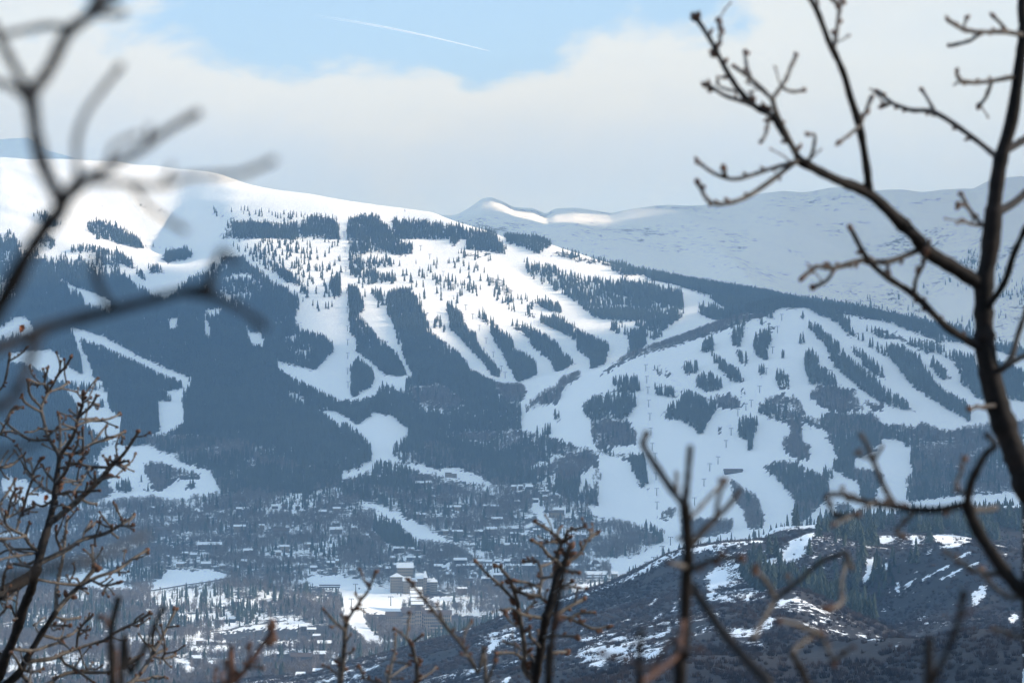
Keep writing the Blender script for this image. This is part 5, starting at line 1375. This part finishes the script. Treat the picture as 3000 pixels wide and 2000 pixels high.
# sharper bush, centre
CB = [
 ('r5', 22, 19, [(680, 1680), (690, 1568), (730, 1350), (770, 1100), (800, 950)]), ('r5', 19, 10, [(800, 950), (840, 780), (870, 620), (910, 510), (960, 430), (990, 340)]),
 ('r5', 11, 7, [(905, 510), (880, 430), (890, 370), (930, 290), (1000, 240)]), ('r5', 9, 6, [(930, 290), (880, 220), (780, 150), (690, 100)]), ('r5', 7, 6, [(890, 240), (890, 190), (910, 140)]), ('r5', 8, 6, [(960, 270), (980, 180), (1060, 150), (1130, 130)]),
 ('r5', 7, 6, [(920, 285), (870, 270), (750, 290)]), ('r5', 9, 6, [(880, 440), (800, 390), (740, 310), (660, 260)]), ('r5', 10, 6, [(945, 470), (1060, 410), (1130, 320), (1190, 220), (1250, 190)]), ('r5', 6, 6, [(1120, 330), (1100, 280)]), ('r5', 6, 6, [(1190, 225), (1188, 170)]),
 ('r5', 10, 7, [(810, 840), (730, 770), (730, 690), (740, 600), (730, 510), (690, 440), (600, 440)]), ('r5', 7, 6, [(742, 600), (860, 590)]), ('r5', 8, 6, [(730, 500), (790, 480), (860, 450)]), ('r5', 11, 7, [(725, 770), (620, 760), (540, 730), (480, 680), (440, 610), (360, 510), (320, 490)]), ('r5', 8, 7, [(728, 690), (620, 650), (500, 630)]),
 ('r5', 14, 9, [(590, 1600), (580, 1430), (590, 1290), (570, 1100), (540, 920), (520, 800), (480, 690), (460, 630)]), ('r5', 8, 6, [(505, 850), (370, 680), (280, 600), (210, 530), (140, 450)]), ('r5', 6, 6, [(372, 690), (390, 640)]), ('r5', 9, 6, [(770, 970), (580, 940), (470, 880), (410, 910)]), ('r5', 6, 6, [(600, 900), (640, 860), (680, 830)]),
 ('r5', 10, 7, [(820, 935), (990, 970), (1080, 930), (1210, 920)]), ('r5', 8, 7, [(1000, 970), (1100, 1020), (1220, 1070), (1350, 1050)]), ('r5', 10, 8, [(860, 945), (1000, 860), (1110, 800)]), ('r5', 8, 7, [(780, 1150), (870, 1135), (1060, 1140)]), ('r5', 8, 6, [(740, 1240), (640, 1140), (630, 1050)]), ('r5', 6, 6, [(710, 1215), (710, 1080)]),
 ('r5', 9, 6, [(705, 1370), (600, 1290), (480, 1210), (390, 1180)]), ('r5', 8, 6, [(575, 1350), (480, 1290), (320, 1290)]), ('r5', 8, 7, [(745, 1340), (850, 1290), (970, 1280)]), ('r5', 7, 6, [(680, 1480), (620, 1440), (560, 1330)]), ('r5', 7, 6, [(560, 1060), (500, 1040), (420, 970)]), ('r5', 8, 7, [(920, 500), (1000, 540), (1080, 550)]), ('r5', 7, 6, [(870, 760), (930, 690), (1020, 640)]),
]
oak('oak_bush', 'leafless knobby oak bush with upright dark stem in front of the village', 17.0, CB, (1565, 2900), 0.03, False, 1.1, 1.2, 22)
oak('oak_shoot', 'blurred brown shoot standing close behind the knobby upright bush', 6.5, [('r5', 25, 17, [(800, 1700), (810, 1568), (830, 1300), (850, 1100), (880, 900), (920, 700), (960, 480), (990, 330)]), ('r5', 10, 9, [(870, 1130), (900, 1020), (910, 960)])], (1605, 2700), 0.03, True, 1.6)
LB = [
 ('r4', 17, 13, [(300, 1680), (310, 1568), (340, 1300), (350, 1090), (360, 1010)]), ('r4', 10, 7, [(360, 1010), (420, 910), (500, 800), (570, 700), (625, 555)]), ('r4', 8, 6, [(562, 700), (520, 620), (490, 535)]), ('r4', 7, 6, [(492, 815), (440, 745)]), ('r4', 9, 6, [(350, 1090), (260, 1010), (150, 890)]), ('r4', 6, 6, [(268, 1020), (220, 1055)]), ('r4', 7, 6, [(352, 1020), (310, 935)]),
 ('r4', 8, 6, [(312, 1500), (230, 1450), (150, 1405)]), ('r4', 7, 6, [(352, 1220), (400, 1120)]), ('r4', 7, 6, [(345, 1300), (400, 1290), (430, 1250)]), ('r4', 7, 6, [(470, 880), (530, 910)])]
oak('oak_bush', 'slender leafless oak shoot with forked tips in front of the snow meadow', 14.0, LB, (995, 2900), 0.03, False, 1.1)
LC = [
 ('r4', 12, 10, [(1005, 1680), (1000, 1568), (1010, 1450), (960, 1220)]), ('r4', 10, 7, [(960, 1220), (920, 1150), (930, 1040), (952, 925)]), ('r4', 7, 6, [(930, 1175), (860, 1110), (795, 1065)]), ('r4', 7, 7, [(962, 1205), (1060, 1120)]), ('r4', 8, 6, [(1012, 1530), (1120, 1480), (1180, 1420)]),
 ('r4', 13, 7, [(1005, 1690), (760, 1600), (770, 1400), (800, 1280), (800, 1130)]), ('r4', 7, 6, [(775, 1370), (870, 1380), (945, 1390)]), ('r4', 7, 6, [(762, 1520), (850, 1450), (920, 1400)]), ('r4', 9, 7, [(760, 1600), (640, 1560), (530, 1520), (485, 1430)]), ('r4', 8, 7, [(740, 1560), (720, 1490), (735, 1430)]), ('r4', 7, 6, [(760, 1530), (880, 1525)])]
oak('oak_bush', 'low leafless oak bush with thin forked stems before the dark hillside', 15.0, LC, (1225, 2900), 0.03, False, 1.1)
oak('oak_bush', 'long straight leafless oak branch slanting across the hotels', 12.0, [('r4', 14, 9, [(1640, 1620), (1568, 1470), (1420, 1220), (1270, 1040), (1130, 870), (1020, 730), (940, 625)]), ('r4', 8, 6, [(1412, 1200), (1450, 1110), (1500, 1010)]), ('r4', 7, 6, [(1270, 1040), (1210, 900), (1195, 840)]), ('r4', 7, 6, [(1470, 1310), (1410, 1300)]), ('r4', 9, 7, [(1620, 1590), (1680, 1500), (1725, 1380)])], (1440, 2900), 0.03, False, 1.1)

# the bushy oak in the lower left corner, nearly in focus
BL = [
 ('r2', 24, 20, [(-40, 1640), (0, 1500), (40, 1350), (130, 1150), (230, 850), (300, 680), (340, 500)]), ('r2', 20, 15, [(340, 500), (390, 300), (430, 170), (470, 20), (495, -100)]), ('r1', 15, 9, [(495, 1470), (515, 1300), (540, 1100), (545, 1050)]),
 ('r1', 9, 6, [(540, 1045), (440, 870), (400, 720), (380, 610), (430, 500), (450, 460)]), ('r1', 6, 5, [(450, 460), (500, 370), (540, 300), (600, 240), (652, 160)]), ('r1', 5, 4, [(540, 300), (550, 240), (557, 185)]), ('r1', 6, 5, [(440, 462), (410, 390), (440, 245)]), ('r1', 6, 5, [(452, 468), (540, 430), (632, 375)]), ('r1', 5, 5, [(410, 400), (350, 385), (270, 350)]),
 ('r1', 6, 5, [(380, 600), (280, 490), (260, 355)]), ('r1', 6, 5, [(378, 650), (240, 570), (200, 510)]), ('r1', 7, 5, [(440, 915), (280, 900), (130, 810), (60, 740), (110, 640), (200, 600)]), ('r1', 5, 5, [(450, 862), (530, 790)]), ('r1', 5, 4, [(400, 810), (350, 795)]), ('r1', 8, 6, [(548, 1050), (555, 950), (550, 800), (540, 685)]), ('r1', 5, 5, [(440, 460), (440, 390), (470, 375)]),
 ('r1', 9, 7, [(555, 1045), (640, 920), (690, 820), (720, 690), (760, 580), (765, 485)]), ('r1', 7, 5, [(730, 700), (830, 600), (890, 495)]), ('r1', 5, 4, [(770, 555), (840, 520)]), ('r1', 5, 4, [(850, 590), (900, 595)]), ('r1', 6, 5, [(705, 770), (830, 730), (1000, 710), (1102, 662)]), ('r1', 5, 5, [(740, 715), (890, 705)]), ('r1', 5, 5, [(690, 802), (550, 810), (460, 830)]), ('r1', 5, 4, [(690, 790), (570, 760)]), ('r1', 5, 5, [(702, 690), (640, 635)]), ('r1', 4, 4, [(700, 750), (640, 680)]),
 ('r1', 8, 5, [(580, 1035), (660, 1035), (760, 990), (860, 930), (980, 900), (1070, 860), (1145, 822)]), ('r1', 6, 5, [(850, 925), (920, 840), (985, 768)]), ('r1', 5, 5, [(845, 910), (832, 825)]), ('r1', 6, 5, [(740, 1090), (760, 1000), (755, 805)]), ('r1', 5, 5, [(755, 890), (715, 880)]), ('r1', 5, 4, [(1090, 850), (1140, 880)]), ('r1', 5, 4, [(940, 905), (990, 870)]), ('r1', 6, 5, [(600, 1200), (680, 1130), (740, 1090), (800, 1020)]), ('r1', 5, 5, [(690, 1040), (665, 970)]),
 ('r1', 9, 7, [(520, 1310), (600, 1200), (640, 1100), (650, 1050)]), ('r1', 14, 10, [(480, 1680), (600, 1560), (740, 1440), (880, 1310), (980, 1200), (1050, 1110)]), ('r1', 9, 6, [(1050, 1110), (1130, 1040), (1220, 910), (1272, 825)]), ('r1', 6, 5, [(1045, 1135), (1110, 1110), (1182, 1098)]), ('r1', 5, 5, [(1100, 1060), (1065, 1045)]), ('r1', 5, 5, [(1060, 1150), (1145, 1175)]), ('r1', 7, 5, [(1000, 1155), (830, 1150), (740, 1130), (650, 1120)]), ('r1', 5, 5, [(885, 1300), (875, 1190)]), ('r1', 5, 5, [(1030, 1120), (1010, 1070)]),
 ('r1', 6, 5, [(820, 1160), (740, 1290), (670, 1380)]), ('r1', 7, 5, [(520, 1415), (660, 1380), (780, 1380), (912, 1365)]), ('r1', 8, 5, [(490, 1400), (380, 1330), (260, 1220), (225, 1190)]), ('r1', 6, 5, [(290, 1250), (300, 1190), (270, 1085)]), ('r1', 5, 5, [(305, 1200), (350, 1120), (380, 1080)]), ('r1', 7, 5, [(515, 1290), (440, 1220), (388, 1140)]), ('r1', 7, 5, [(200, 1600), (250, 1400), (300, 1270), (352, 1230)]), ('r1', 5, 5, [(258, 1410), (345, 1400)]), ('r1', 5, 5, [(230, 1500), (210, 1430)]),
 ('r1', 5, 4, [(560, 1300), (640, 1290), (720, 1275)]), ('r1', 5, 5, [(780, 1380), (805, 1300)]), ('r1', 5, 5, [(660, 1440), (610, 1380)]), ('r1', 6, 5, [(740, 1440), (810, 1480), (885, 1490)]), ('r1', 5, 4, [(900, 1290), (1000, 1245), (1095, 1240)]), ('r1', 5, 4, [(540, 1530), (570, 1500)]), ('r1', 6, 5, [(500, 1450), (400, 1510), (320, 1490)]),
 ('r2', 9, 6, [(200, -10), (320, -60)]), 
 ('r2', 18, 12, [(40, 1600), (150, 1500), (250, 1330), (370, 1120), (510, 900)]), ('r2', 12, 9, [(510, 900), (620, 790), (740, 670), (860, 530)]), ('r2', 9, 6, [(745, 665), (900, 590), (1080, 530), (1200, 440), (1335, 355)]), ('r2', 6, 5, [(830, 622), (960, 670), (1092, 638)]), ('r2', 5, 5, [(975, 668), (950, 730)]), ('r2', 5, 5, [(1070, 535), (1100, 575)]), ('r2', 7, 5, [(740, 680), (540, 650), (340, 610)]), ('r2', 6, 5, [(860, 530), (850, 400), (845, 310)]), ('r2', 5, 5, [(660, 690), (640, 640), (620, 580)]), ('r2', 5, 5, [(740, 660), (710, 610)]), ('r2', 5, 5, [(720, 690), (790, 700)]),
 ('r2', 10, 6, [(510, 885), (520, 700), (550, 560), (580, 400), (600, 200), (620, 60)]), ('r2', 7, 5, [(575, 370), (520, 250), (510, 130)]), ('r2', 28, 22, [(-80, 790), (0, 750), (130, 680), (250, 600), (330, 540)]), ('r2', 11, 6, [(400, 490), (600, 350), (760, 250), (950, 200), (1100, 120), (1235, 35)]), ('r2', 5, 5, [(1112, 120), (1222, 125)]), ('r2', 5, 5, [(1110, 110), (1120, 50)]), ('r2', 5, 5, [(1040, 160), (1030, 115)]), ('r2', 5, 5, [(1030, 180), (1085, 235)]), ('r2', 6, 5, [(760, 250), (780, 170), (830, 95)]), ('r2', 5, 5, [(800, 190), (870, 110)]), ('r2', 6, 5, [(880, 225), (870, 300)]),
 ('r2', 8, 5, [(330, 515), (180, 480), (80, 470)]), ('r2', 8, 5, [(355, 385), (260, 280), (240, 200), (270, 105)]), ('r2', 7, 5, [(350, 420), (230, 480), (140, 380), (150, 390)]), ('r2', 6, 5, [(350, 380), (160, 350), (0, 250), (-40, 230)]), ('r2', 6, 5, [(240, 215), (120, 240), (-20, 240)]), ('r2', 7, 5, [(240, 210), (100, 150), (50, 90), (60, 0)]), ('r2', 6, 5, [(300, 350), (100, 340), (0, 380)]), ('r2', 6, 5, [(320, 400), (100, 410), (-20, 440)]), ('r2', 6, 5, [(60, 60), (150, 10), (190, -40)]), ('r2', 6, 5, [(140, 160), (180, 50), (200, -10)]),
 ('r2', 6, 5, [(375, 1125), (330, 1065), (330, 1018)]), ('r2', 7, 5, [(385, 1120), (530, 1160), (640, 1130), (712, 1078)]), ('r2', 6, 5, [(505, 945), (600, 980), (732, 958)]), ('r2', 5, 5, [(430, 1040), (520, 1040), (630, 1035)]), ('r2', 6, 5, [(175, 1000), (140, 950), (108, 875)]), ('r2', 5, 5, [(540, 1160), (550, 1200), (590, 1200)]), ('r2', 8, 6, [(90, 1260), (300, 1270), (450, 1230), (560, 1200)]), ('r2', 10, 6, [(230, 1370), (480, 1340), (600, 1290), (780, 1230), (960, 1180)]), ('r2', 7, 5, [(960, 1180), (1100, 1080), (1230, 1020), (1385, 928)]), ('r2', 5, 5, [(1210, 1030), (1262, 1045)]), ('r2', 6, 5, [(700, 1255), (730, 1080), (850, 948)]), ('r2', 5, 4, [(740, 1090), (825, 1080)]), ('r2', 5, 4, [(780, 1040), (785, 965)]),
 ('r2', 7, 5, [(200, 1430), (150, 1350), (100, 1285)]), ('r2', 7, 5, [(560, 1310), (600, 1390), (700, 1440), (770, 1500), (850, 1560)]), ('r2', 10, 6, [(180, 1460), (330, 1600), (450, 1568), (560, 1500), (680, 1470), (980, 1470), (1100, 1430), (1262, 1350)]), ('r2', 6, 5, [(690, 1470), (670, 1400)]), ('r2', 5, 5, [(830, 1460), (850, 1380)]), ('r2', 5, 5, [(1180, 1390), (1190, 1340)]), ('r2', 6, 5, [(200, 1440), (300, 1465), (390, 1445)]), ('r2', 6, 5, [(260, 1480), (280, 1400), (270, 1580)]),
 ('r2', 9, 6, [(980, 1640), (1200, 1568), (1300, 1450), (1390, 1320), (1500, 1250)]), ('r2', 5, 5, [(1390, 1320), (1370, 1220)]), ('r3', 9, 6, [(-60, 1640), (20, 1500), (90, 1400), (150, 1300), (220, 1170), (280, 1050), (352, 895)]), ('r3', 5, 5, [(290, 1050), (382, 1040)]), ('r3', 5, 5, [(215, 1160), (210, 1110), (180, 1060)]), ('r3', 5, 5, [(165, 1270), (125, 1220)]), ('r3', 6, 5, [(150, 1325), (260, 1340), (355, 1315)]), ('r3', 5, 5, [(240, 1335), (265, 1285)]), ('r3', 6, 5, [(30, 1600), (90, 1530), (180, 1505), (280, 1518)]), ('r3', 5, 5, [(95, 1400), (60, 1440), (40, 1480)]),
 ('r1', 7, 5, [(-60, 1660), (0, 1500), (80, 1370), (142, 1265)]), ('r1', 6, 5, [(60, 1620), (90, 1500), (110, 1420), (150, 1348)]), ('r1', 5, 5, [(105, 1440), (190, 1372)]), ('r1', 6, 5, [(-20, 770), (60, 720), (100, 640), (135, 605)]), ('r1', 6, 5, [(-20, 860), (40, 830), (110, 820)]), ('r1', 5, 5, [(20, 830), (35, 770)]), ('r1', 7, 5, [(-30, 1150), (70, 1150), (140, 1110), (190, 1060)]), ('r2', 6, 5, [(-20, 960), (40, 900), (60, 870)]), ('r2', 7, 5, [(-30, 830), (60, 800), (130, 750), (160, 725)]), ('r2', 7, 6, [(-30, 640), (40, 560), (80, 500)]),
 ('r1', 5, 5, [(-40, 480), (40, 380), (90, 120)]),
]
oak('oak_tree', 'dense leafless oak full of reddish buds with crossing stems, in sharp focus', 24.0, BL, (-40, 3000), 0.04, False, 1.0, 1.35, 150)
SO = [('r2', 24, 18, [(1030, 1690), (1020, 1568), (1010, 1250), (1030, 1000), (1080, 780)]), ('r2', 13, 11, [(1015, 1080), (970, 1000), (940, 950)]), ('r2', 18, 17, [(1050, 1640), (1055, 1450), (1060, 1270)])]
oak('oak_shoot', 'blurred upright orange-brown shoot in front of the sharp budded oak', 6.5, SO, (326, 2900), 0.03, True, 1.5)
oak('oak_shoot', 'blurred leaning orange-brown shoot beside the valley road', 6.2, [('r3', 22, 15, [(-140, 1600), (-60, 1480), (30, 1330), (130, 1130), (190, 980), (242, 880)])], (350, 2900), 0.03, True, 1.6)
oak('oak_shoot', 'blurred brown shoots forking low in front of the valley floor', 8.0, [('r3', 18, 12, [(860, 1640), (900, 1568), (1010, 1430), (1100, 1300), (1200, 1150), (1245, 1075)]), ('r3', 8, 7, [(1030, 1425), (1035, 1320), (1042, 1235)]), ('r3', 7, 7, [(1035, 1435), (1142, 1420)]), ('r3', 7, 7, [(1042, 1410), (1122, 1358)]), ('r3', 9, 8, [(840, 1660), (780, 1540), (800, 1460), (832, 1375)]), ('r3', 9, 8, [(720, 1660), (715, 1568), (726, 1435)]), ('r3', 10, 9, [(850, 1640), (850, 1520), (840, 1375)])], (690, 2900), 0.03, True, 1.3)
# the very near branches at the upper left, far out of focus
LT = [
 (4, 42, 36, [(-300, 1000), (-60, 640), (60, 450), (180, 230), (330, 0)]), (1, 34, 28, [(330, 1456), (380, 1400), (430, 1290), (540, 1180)]), (1, 30, 26, [(385, 1320), (290, 1100), (240, 920), (210, 700), (200, 620)]),
 (1, 26, 22, [(205, 610), (330, 440), (440, 220), (560, 120), (650, 50), (760, -30)]), (1, 20, 18, [(200, 620), (110, 470), (0, 260), (-60, 150)]), (1, 15, 12, [(450, 200), (330, 170), (180, 195), (40, 225)]), (1, 14, 12, [(620, 90), (720, 100), (815, 85)]), (1, 26, 20, [(600, 100), (620, 30), (640, -40)]),
 (1, 22, 14, [(535, 1180), (650, 1130), (800, 1050), (960, 960), (1060, 880), (1300, 740)]), (1, 13, 11, [(960, 960), (985, 830)]), (1, 11, 10, [(720, 1095), (740, 970), (800, 920), (900, 880)]), (1, 14, 12, [(490, 1160), (500, 950), (560, 750), (680, 580), (800, 430)]),
 (1, 15, 11, [(545, 1180), (800, 1200), (1060, 1220), (1250, 1160), (1560, 1140), (1800, 1050)]), (1, 12, 11, [(870, 1215), (1000, 1380), (1220, 1510)]), (1, 11, 10, [(1060, 1220), (1130, 1090)]),
 (1, 17, 14, [(200, 680), (60, 560), (-40, 540)]),
 (4, 27, 18, [(-300, 960), (-60, 850), (60, 800), (250, 720), (420, 660), (700, 590), (900, 540), (1200, 460), (1400, 430)]), (4, 18, 13, [(1200, 460), (1450, 510), (1600, 580), (1745, 690)]), (4, 17, 13, [(1370, 440), (1400, 300), (1460, 190), (1520, 260)]), (4, 24, 18, [(260, 710), (180, 950), (130, 1080)]), (4, 22, 20, [(130, 1060), (60, 1180), (-60, 1230)]), (4, 16, 14, [(750, 580), (640, 400), (620, 240)]),
 (7, 20, 16, [(-300, 960), (-60, 900), (200, 850), (450, 790), (650, 760)]), (7, 13, 10, [(460, 790), (700, 720), (860, 640), (970, 590)]), (7, 15, 12, [(-200, 80), (0, 60), (150, 20), (330, -60)]),
]
oak('oak_tree', 'dark branches of a close oak, far out of focus, reaching over the sky and forest', 2.7, LT, (-420, 3300), 0.06, False, 1.0, 1.5)
# the few dead leaves that still hang on
def leaf(u, v, d, s, label):
    V = [(0, 0, 0), (0.35, 0.1, -0.3), (0.25, 0.05, -0.75), (0, 0.12, -1.0), (-0.3, 0.0, -0.7), (-0.35, 0.15, -0.3), (0, 0.18, -0.5)]
    o_ = mesh_obj('dead_leaf', [(a * s, b_ * s, c_ * s) for a, b_, c_ in V], [(0, 1, 6), (1, 2, 6), (2, 3, 6), (3, 4, 6), (4, 5, 6), (5, 0, 6)], M_LEAF)
    o_.location = px(u, v, d); o_.rotation_euler = (0.2, 0.4, 0.6)
    sm = o_.modifiers.new('thickness', 'SOLIDIFY'); sm.thickness = s * 0.05
    tag(o_, label, 'leaf')
leaf(70, 950, 24.0, 0.055, 'small curled orange dead leaf hanging beside the sharp oak')
leaf(140, 1448, 24.0, 0.045, 'small dark red dead leaf on the sharp oak trunk')
# ------------------------------------------------------------------ unseen cloud deck towards the sun, shaped to shade the valley around sunlit patches
LITM = np.zeros((RH, RW), np.uint8)
def lit(*pts, far=False):
    keep = COV.copy()
    TILE['P'] = (0, 0, 1.0)
    paint('P', 99, *pts)
    LITM[COV == 99] = 2 if far else 1
    COV[:] = keep
lit((-200, 400), (600, 440), (1080, 540), (1450, 630), (1700, 720), (2000, 800), (2100, 900), (2000, 985), (1800, 1060), (1560, 1090), (1400, 1060), (1200, 1010), (1050, 1040), (850, 900), (560, 860), (300, 800), (-200, 780))
lit((1425, 560), (1530, 590), (1520, 630), (1450, 610), far=True)
lit((1640, 625), (1800, 645), (1790, 665), (1650, 655), far=True)
lit((2720, 870), (2870, 870), (2870, 930), (2760, 920), far=True)
lit((2290, 1600), (2400, 1540), (2800, 1540), (3100, 1600), (3100, 1640), (2700, 1640), (2400, 1660), (2280, 1660))
lit((2250, 1735), (2400, 1735), (2600, 1850), (2340, 1930), (2080, 1900), (2180, 1800))
lit((-200, 1790), (600, 1690), (1000, 1700), (1250, 1760), (1270, 1900), (1000, 2100), (-200, 2100))
ico_v, ico_f = [], []
def icosphere():
    p = (1 + 5 ** .5) / 2
    v = [(-1, p, 0), (1, p, 0), (-1, -p, 0), (1, -p, 0), (0, -1, p), (0, 1, p), (0, -1, -p), (0, 1, -p), (p, 0, -1), (p, 0, 1), (-p, 0, -1), (-p, 0, 1)]
    f = [(0, 11, 5), (0, 5, 1), (0, 1, 7), (0, 7, 10), (0, 10, 11), (1, 5, 9), (5, 11, 4), (11, 10, 2), (10, 7, 6), (7, 1, 8), (3, 9, 4), (3, 4, 2), (3, 2, 6), (3, 6, 8), (3, 8, 9), (4, 9, 5), (2, 4, 11), (6, 2, 10), (8, 6, 7), (9, 8, 1)]
    v = [Vector(a).normalized() for a in v]
    cache = {}
    def mid(a, b):
        k = (min(a, b), max(a, b))
        if k not in cache:
            v.append((v[a] + v[b]).normalized()); cache[k] = len(v) - 1
        return cache[k]
    g = []
    for a, b, c in f:
        ab, bc, ca = mid(a, b), mid(b, c), mid(c, a)
        g += [(a, ab, ca), (b, bc, ab), (c, ca, bc), (ab, bc, ca)]
    return np.array([tuple(x) for x in v]), np.array(g)
IV, IF = icosphere()
CZ, STEP = 2500.0, 230.0
cx, cyy = np.meshgrid(np.arange(200, 9500, STEP), np.arange(600, 16800, STEP))
cx = cx.ravel() + rng.uniform(-.4, .4, cx.size) * STEP; cyy = cyy.ravel() + rng.uniform(-.4, .4, cyy.size) * STEP
sdv = np.array(sd)
# where does the light that passes this point of the deck land?
px_, py_ = cx.copy(), cyy.copy()
tt = np.full_like(cx, (CZ + 230) / sdv[2])
for _ in range(14):
    gx_ = cx - sdv[0] * tt; gy_ = np.maximum(cyy - sdv[1] * tt, 95)
    gz_ = ground(gx_, gy_)
    tt = 0.5 * tt + 0.5 * (CZ - gz_) / sdv[2]
uu_ = U0 + gx_ / gy_ * F; vv_ = V0 - gz_ / gy_ * F
inf_ = (uu_ > -500) & (uu_ < 3700) & (vv_ < 2090) & (gy_ > 1000)
def litat(ox, oy):
    gx2, gy2 = gx_ + ox, np.maximum(gy_ + oy, 95)
    u2 = U0 + gx2 / gy2 * F; v2 = V0 - ground(gx2, gy2) / gy2 * F
    return (u2 > -400) & (u2 < 3190) & (LITM[np.clip((v2 / RS).astype(int), 0, RH - 1), np.clip((u2 / RS).astype(int), 0, RW - 1)] == np.where(gy2 > 11000, 2, 1))
near_lit = sum(litat(ox, oy).astype(int) for ox, oy in ((150, 0), (-150, 0), (0, 130), (0, -130), (0, 0)))
litv = (uu_ > -300) & (uu_ < 3190) & (LITM[np.clip((vv_ / RS).astype(int), 0, RH - 1), np.clip((uu_ / RS).astype(int), 0, RW - 1)] == np.where(gy_ > 11000, 2, 1))
nzv = fbm(cx, cyy, 1500, 4)
keep = np.where(inf_, (litv == 0) & ((near_lit == 0) | (rng.random(len(cx)) < 0.10)), nzv > -0.06)
keep &= ~((gy_ > 9000) & (gy_ < 11500) & (uu_ < 1400) & inf_)
# the gaps: no puff may stand between the sun and the patches of ground that it reaches
xs_, ys_ = np.meshgrid(np.arange(-700, 700, 45.0), np.arange(1500, 5200, 45.0))
xs_, ys_ = xs_.ravel(), ys_.ravel()
zs_ = ground(xs_, ys_); us_ = U0 + xs_ / ys_ * F; vs_ = V0 - zs_ / ys_ * F
in_ = (us_ > -250) & (us_ < 3150) & (vs_ > 0) & (vs_ < 2080)
lt_ = in_ & (LITM[np.clip((vs_ / RS).astype(int), 0, RH - 1), np.clip((us_ / RS).astype(int), 0, RW - 1)] > 0)
hor_ = bil(HOR, us_, ys_ - 25)
lt_ &= vs_ < hor_ + 8
pts_ = np.concatenate([np.stack([xs_, ys_, zs_], -1)[lt_], np.array([[0.0, 5.0, 0.0], [0, 20, 0], [0, 60, -20]])])
cen_ = np.stack([cx, cyy, np.full_like(cx, CZ)], -1)
for q in pts_:
    dv_ = cen_ - q
    al_ = dv_ @ sdv
    keep &= np.sum(dv_ * dv_, 1) - al_ ** 2 > 185.0 ** 2
allv, allf = [], []
for i in np.nonzero(keep)[0]:
    rad = R.uniform(150, 230)
    n_ = 1 + 0.22 * np.sin(IV @ rng.normal(0, 3.0, (3, 3)) + rng.uniform(0, 6, 3)).mean(1)
    vv = IV * n_[:, None] * rad * np.array([1, 1, R.uniform(0.5, 0.9)]) + np.array([cx[i], cyy[i], CZ + R.uniform(-40, 50)])
    allf.append(IF + len(allv) * len(IV)); allv.append(vv)
m, t = material('cloud_white')
d1 = t.n('ShaderNodeBsdfDiffuse'); d1.inputs[0].default_value = (0.92, 0.93, 0.95, 1)
d2 = t.n('ShaderNodeBsdfTranslucent'); d2.inputs[0].default_value = (0.92, 0.93, 0.95, 1)
mx = t.n('ShaderNodeMixShader'); mx.inputs[0].default_value = 0.7
t.t.links.new(d1.outputs[0], mx.inputs[1]); t.t.links.new(d2.outputs[0], mx.inputs[2])
o = t.n('ShaderNodeOutputMaterial'); t.t.links.new(mx.outputs[0], o.inputs[0])
cv = np.concatenate(allv); cf = np.concatenate(allf)
cd = mesh_obj('shade_cloud_deck', cv, cf.tolist(), m, None, True)
tag(cd, 'unseen broken cloud deck on the sunny side, shaped to shade the valley', 'clouds', None, 'stuff')
print('CLOUD', len(allv), 'tris', len(cf), 'terrain quads', len(quads))
# ------------------------------------------------------------------ the air between: one closed box of thin blue haze
hx = 20000.0
hz0, hz1 = float(ZG.min()) - 2.0, float(ZG.max()) + 60.0
yb0, yb1 = -150.0, 19100.0
V = [(sx * hx, y, z) for sx in (-1, 1) for y in (yb0, yb1) for z in (hz0, hz1)]
Q = [(0, 1, 3, 2), (4, 6, 7, 5), (0, 4, 5, 1), (2, 3, 7, 6), (0, 2, 6, 4), (1, 5, 7, 3)]
m, t = material('thin_haze')
pv = t.n('ShaderNodeVolumePrincipled')
pv.inputs['Color'].default_value = (0.33, 0.61, 1.0, 1)
pv.inputs['Absorption Color'].default_value = (1, 1, 1, 1)
pv.inputs['Density'].default_value = 6.8e-5
pv.inputs['Anisotropy'].default_value = 0.1
o = t.n('ShaderNodeOutputMaterial')
t.t.links.new(pv.outputs[0], o.inputs['Volume'])
hzo = mesh_obj('haze', V, Q, m)
tag(hzo, 'thin blue haze filling the valley air', 'haze', None, 'stuff')
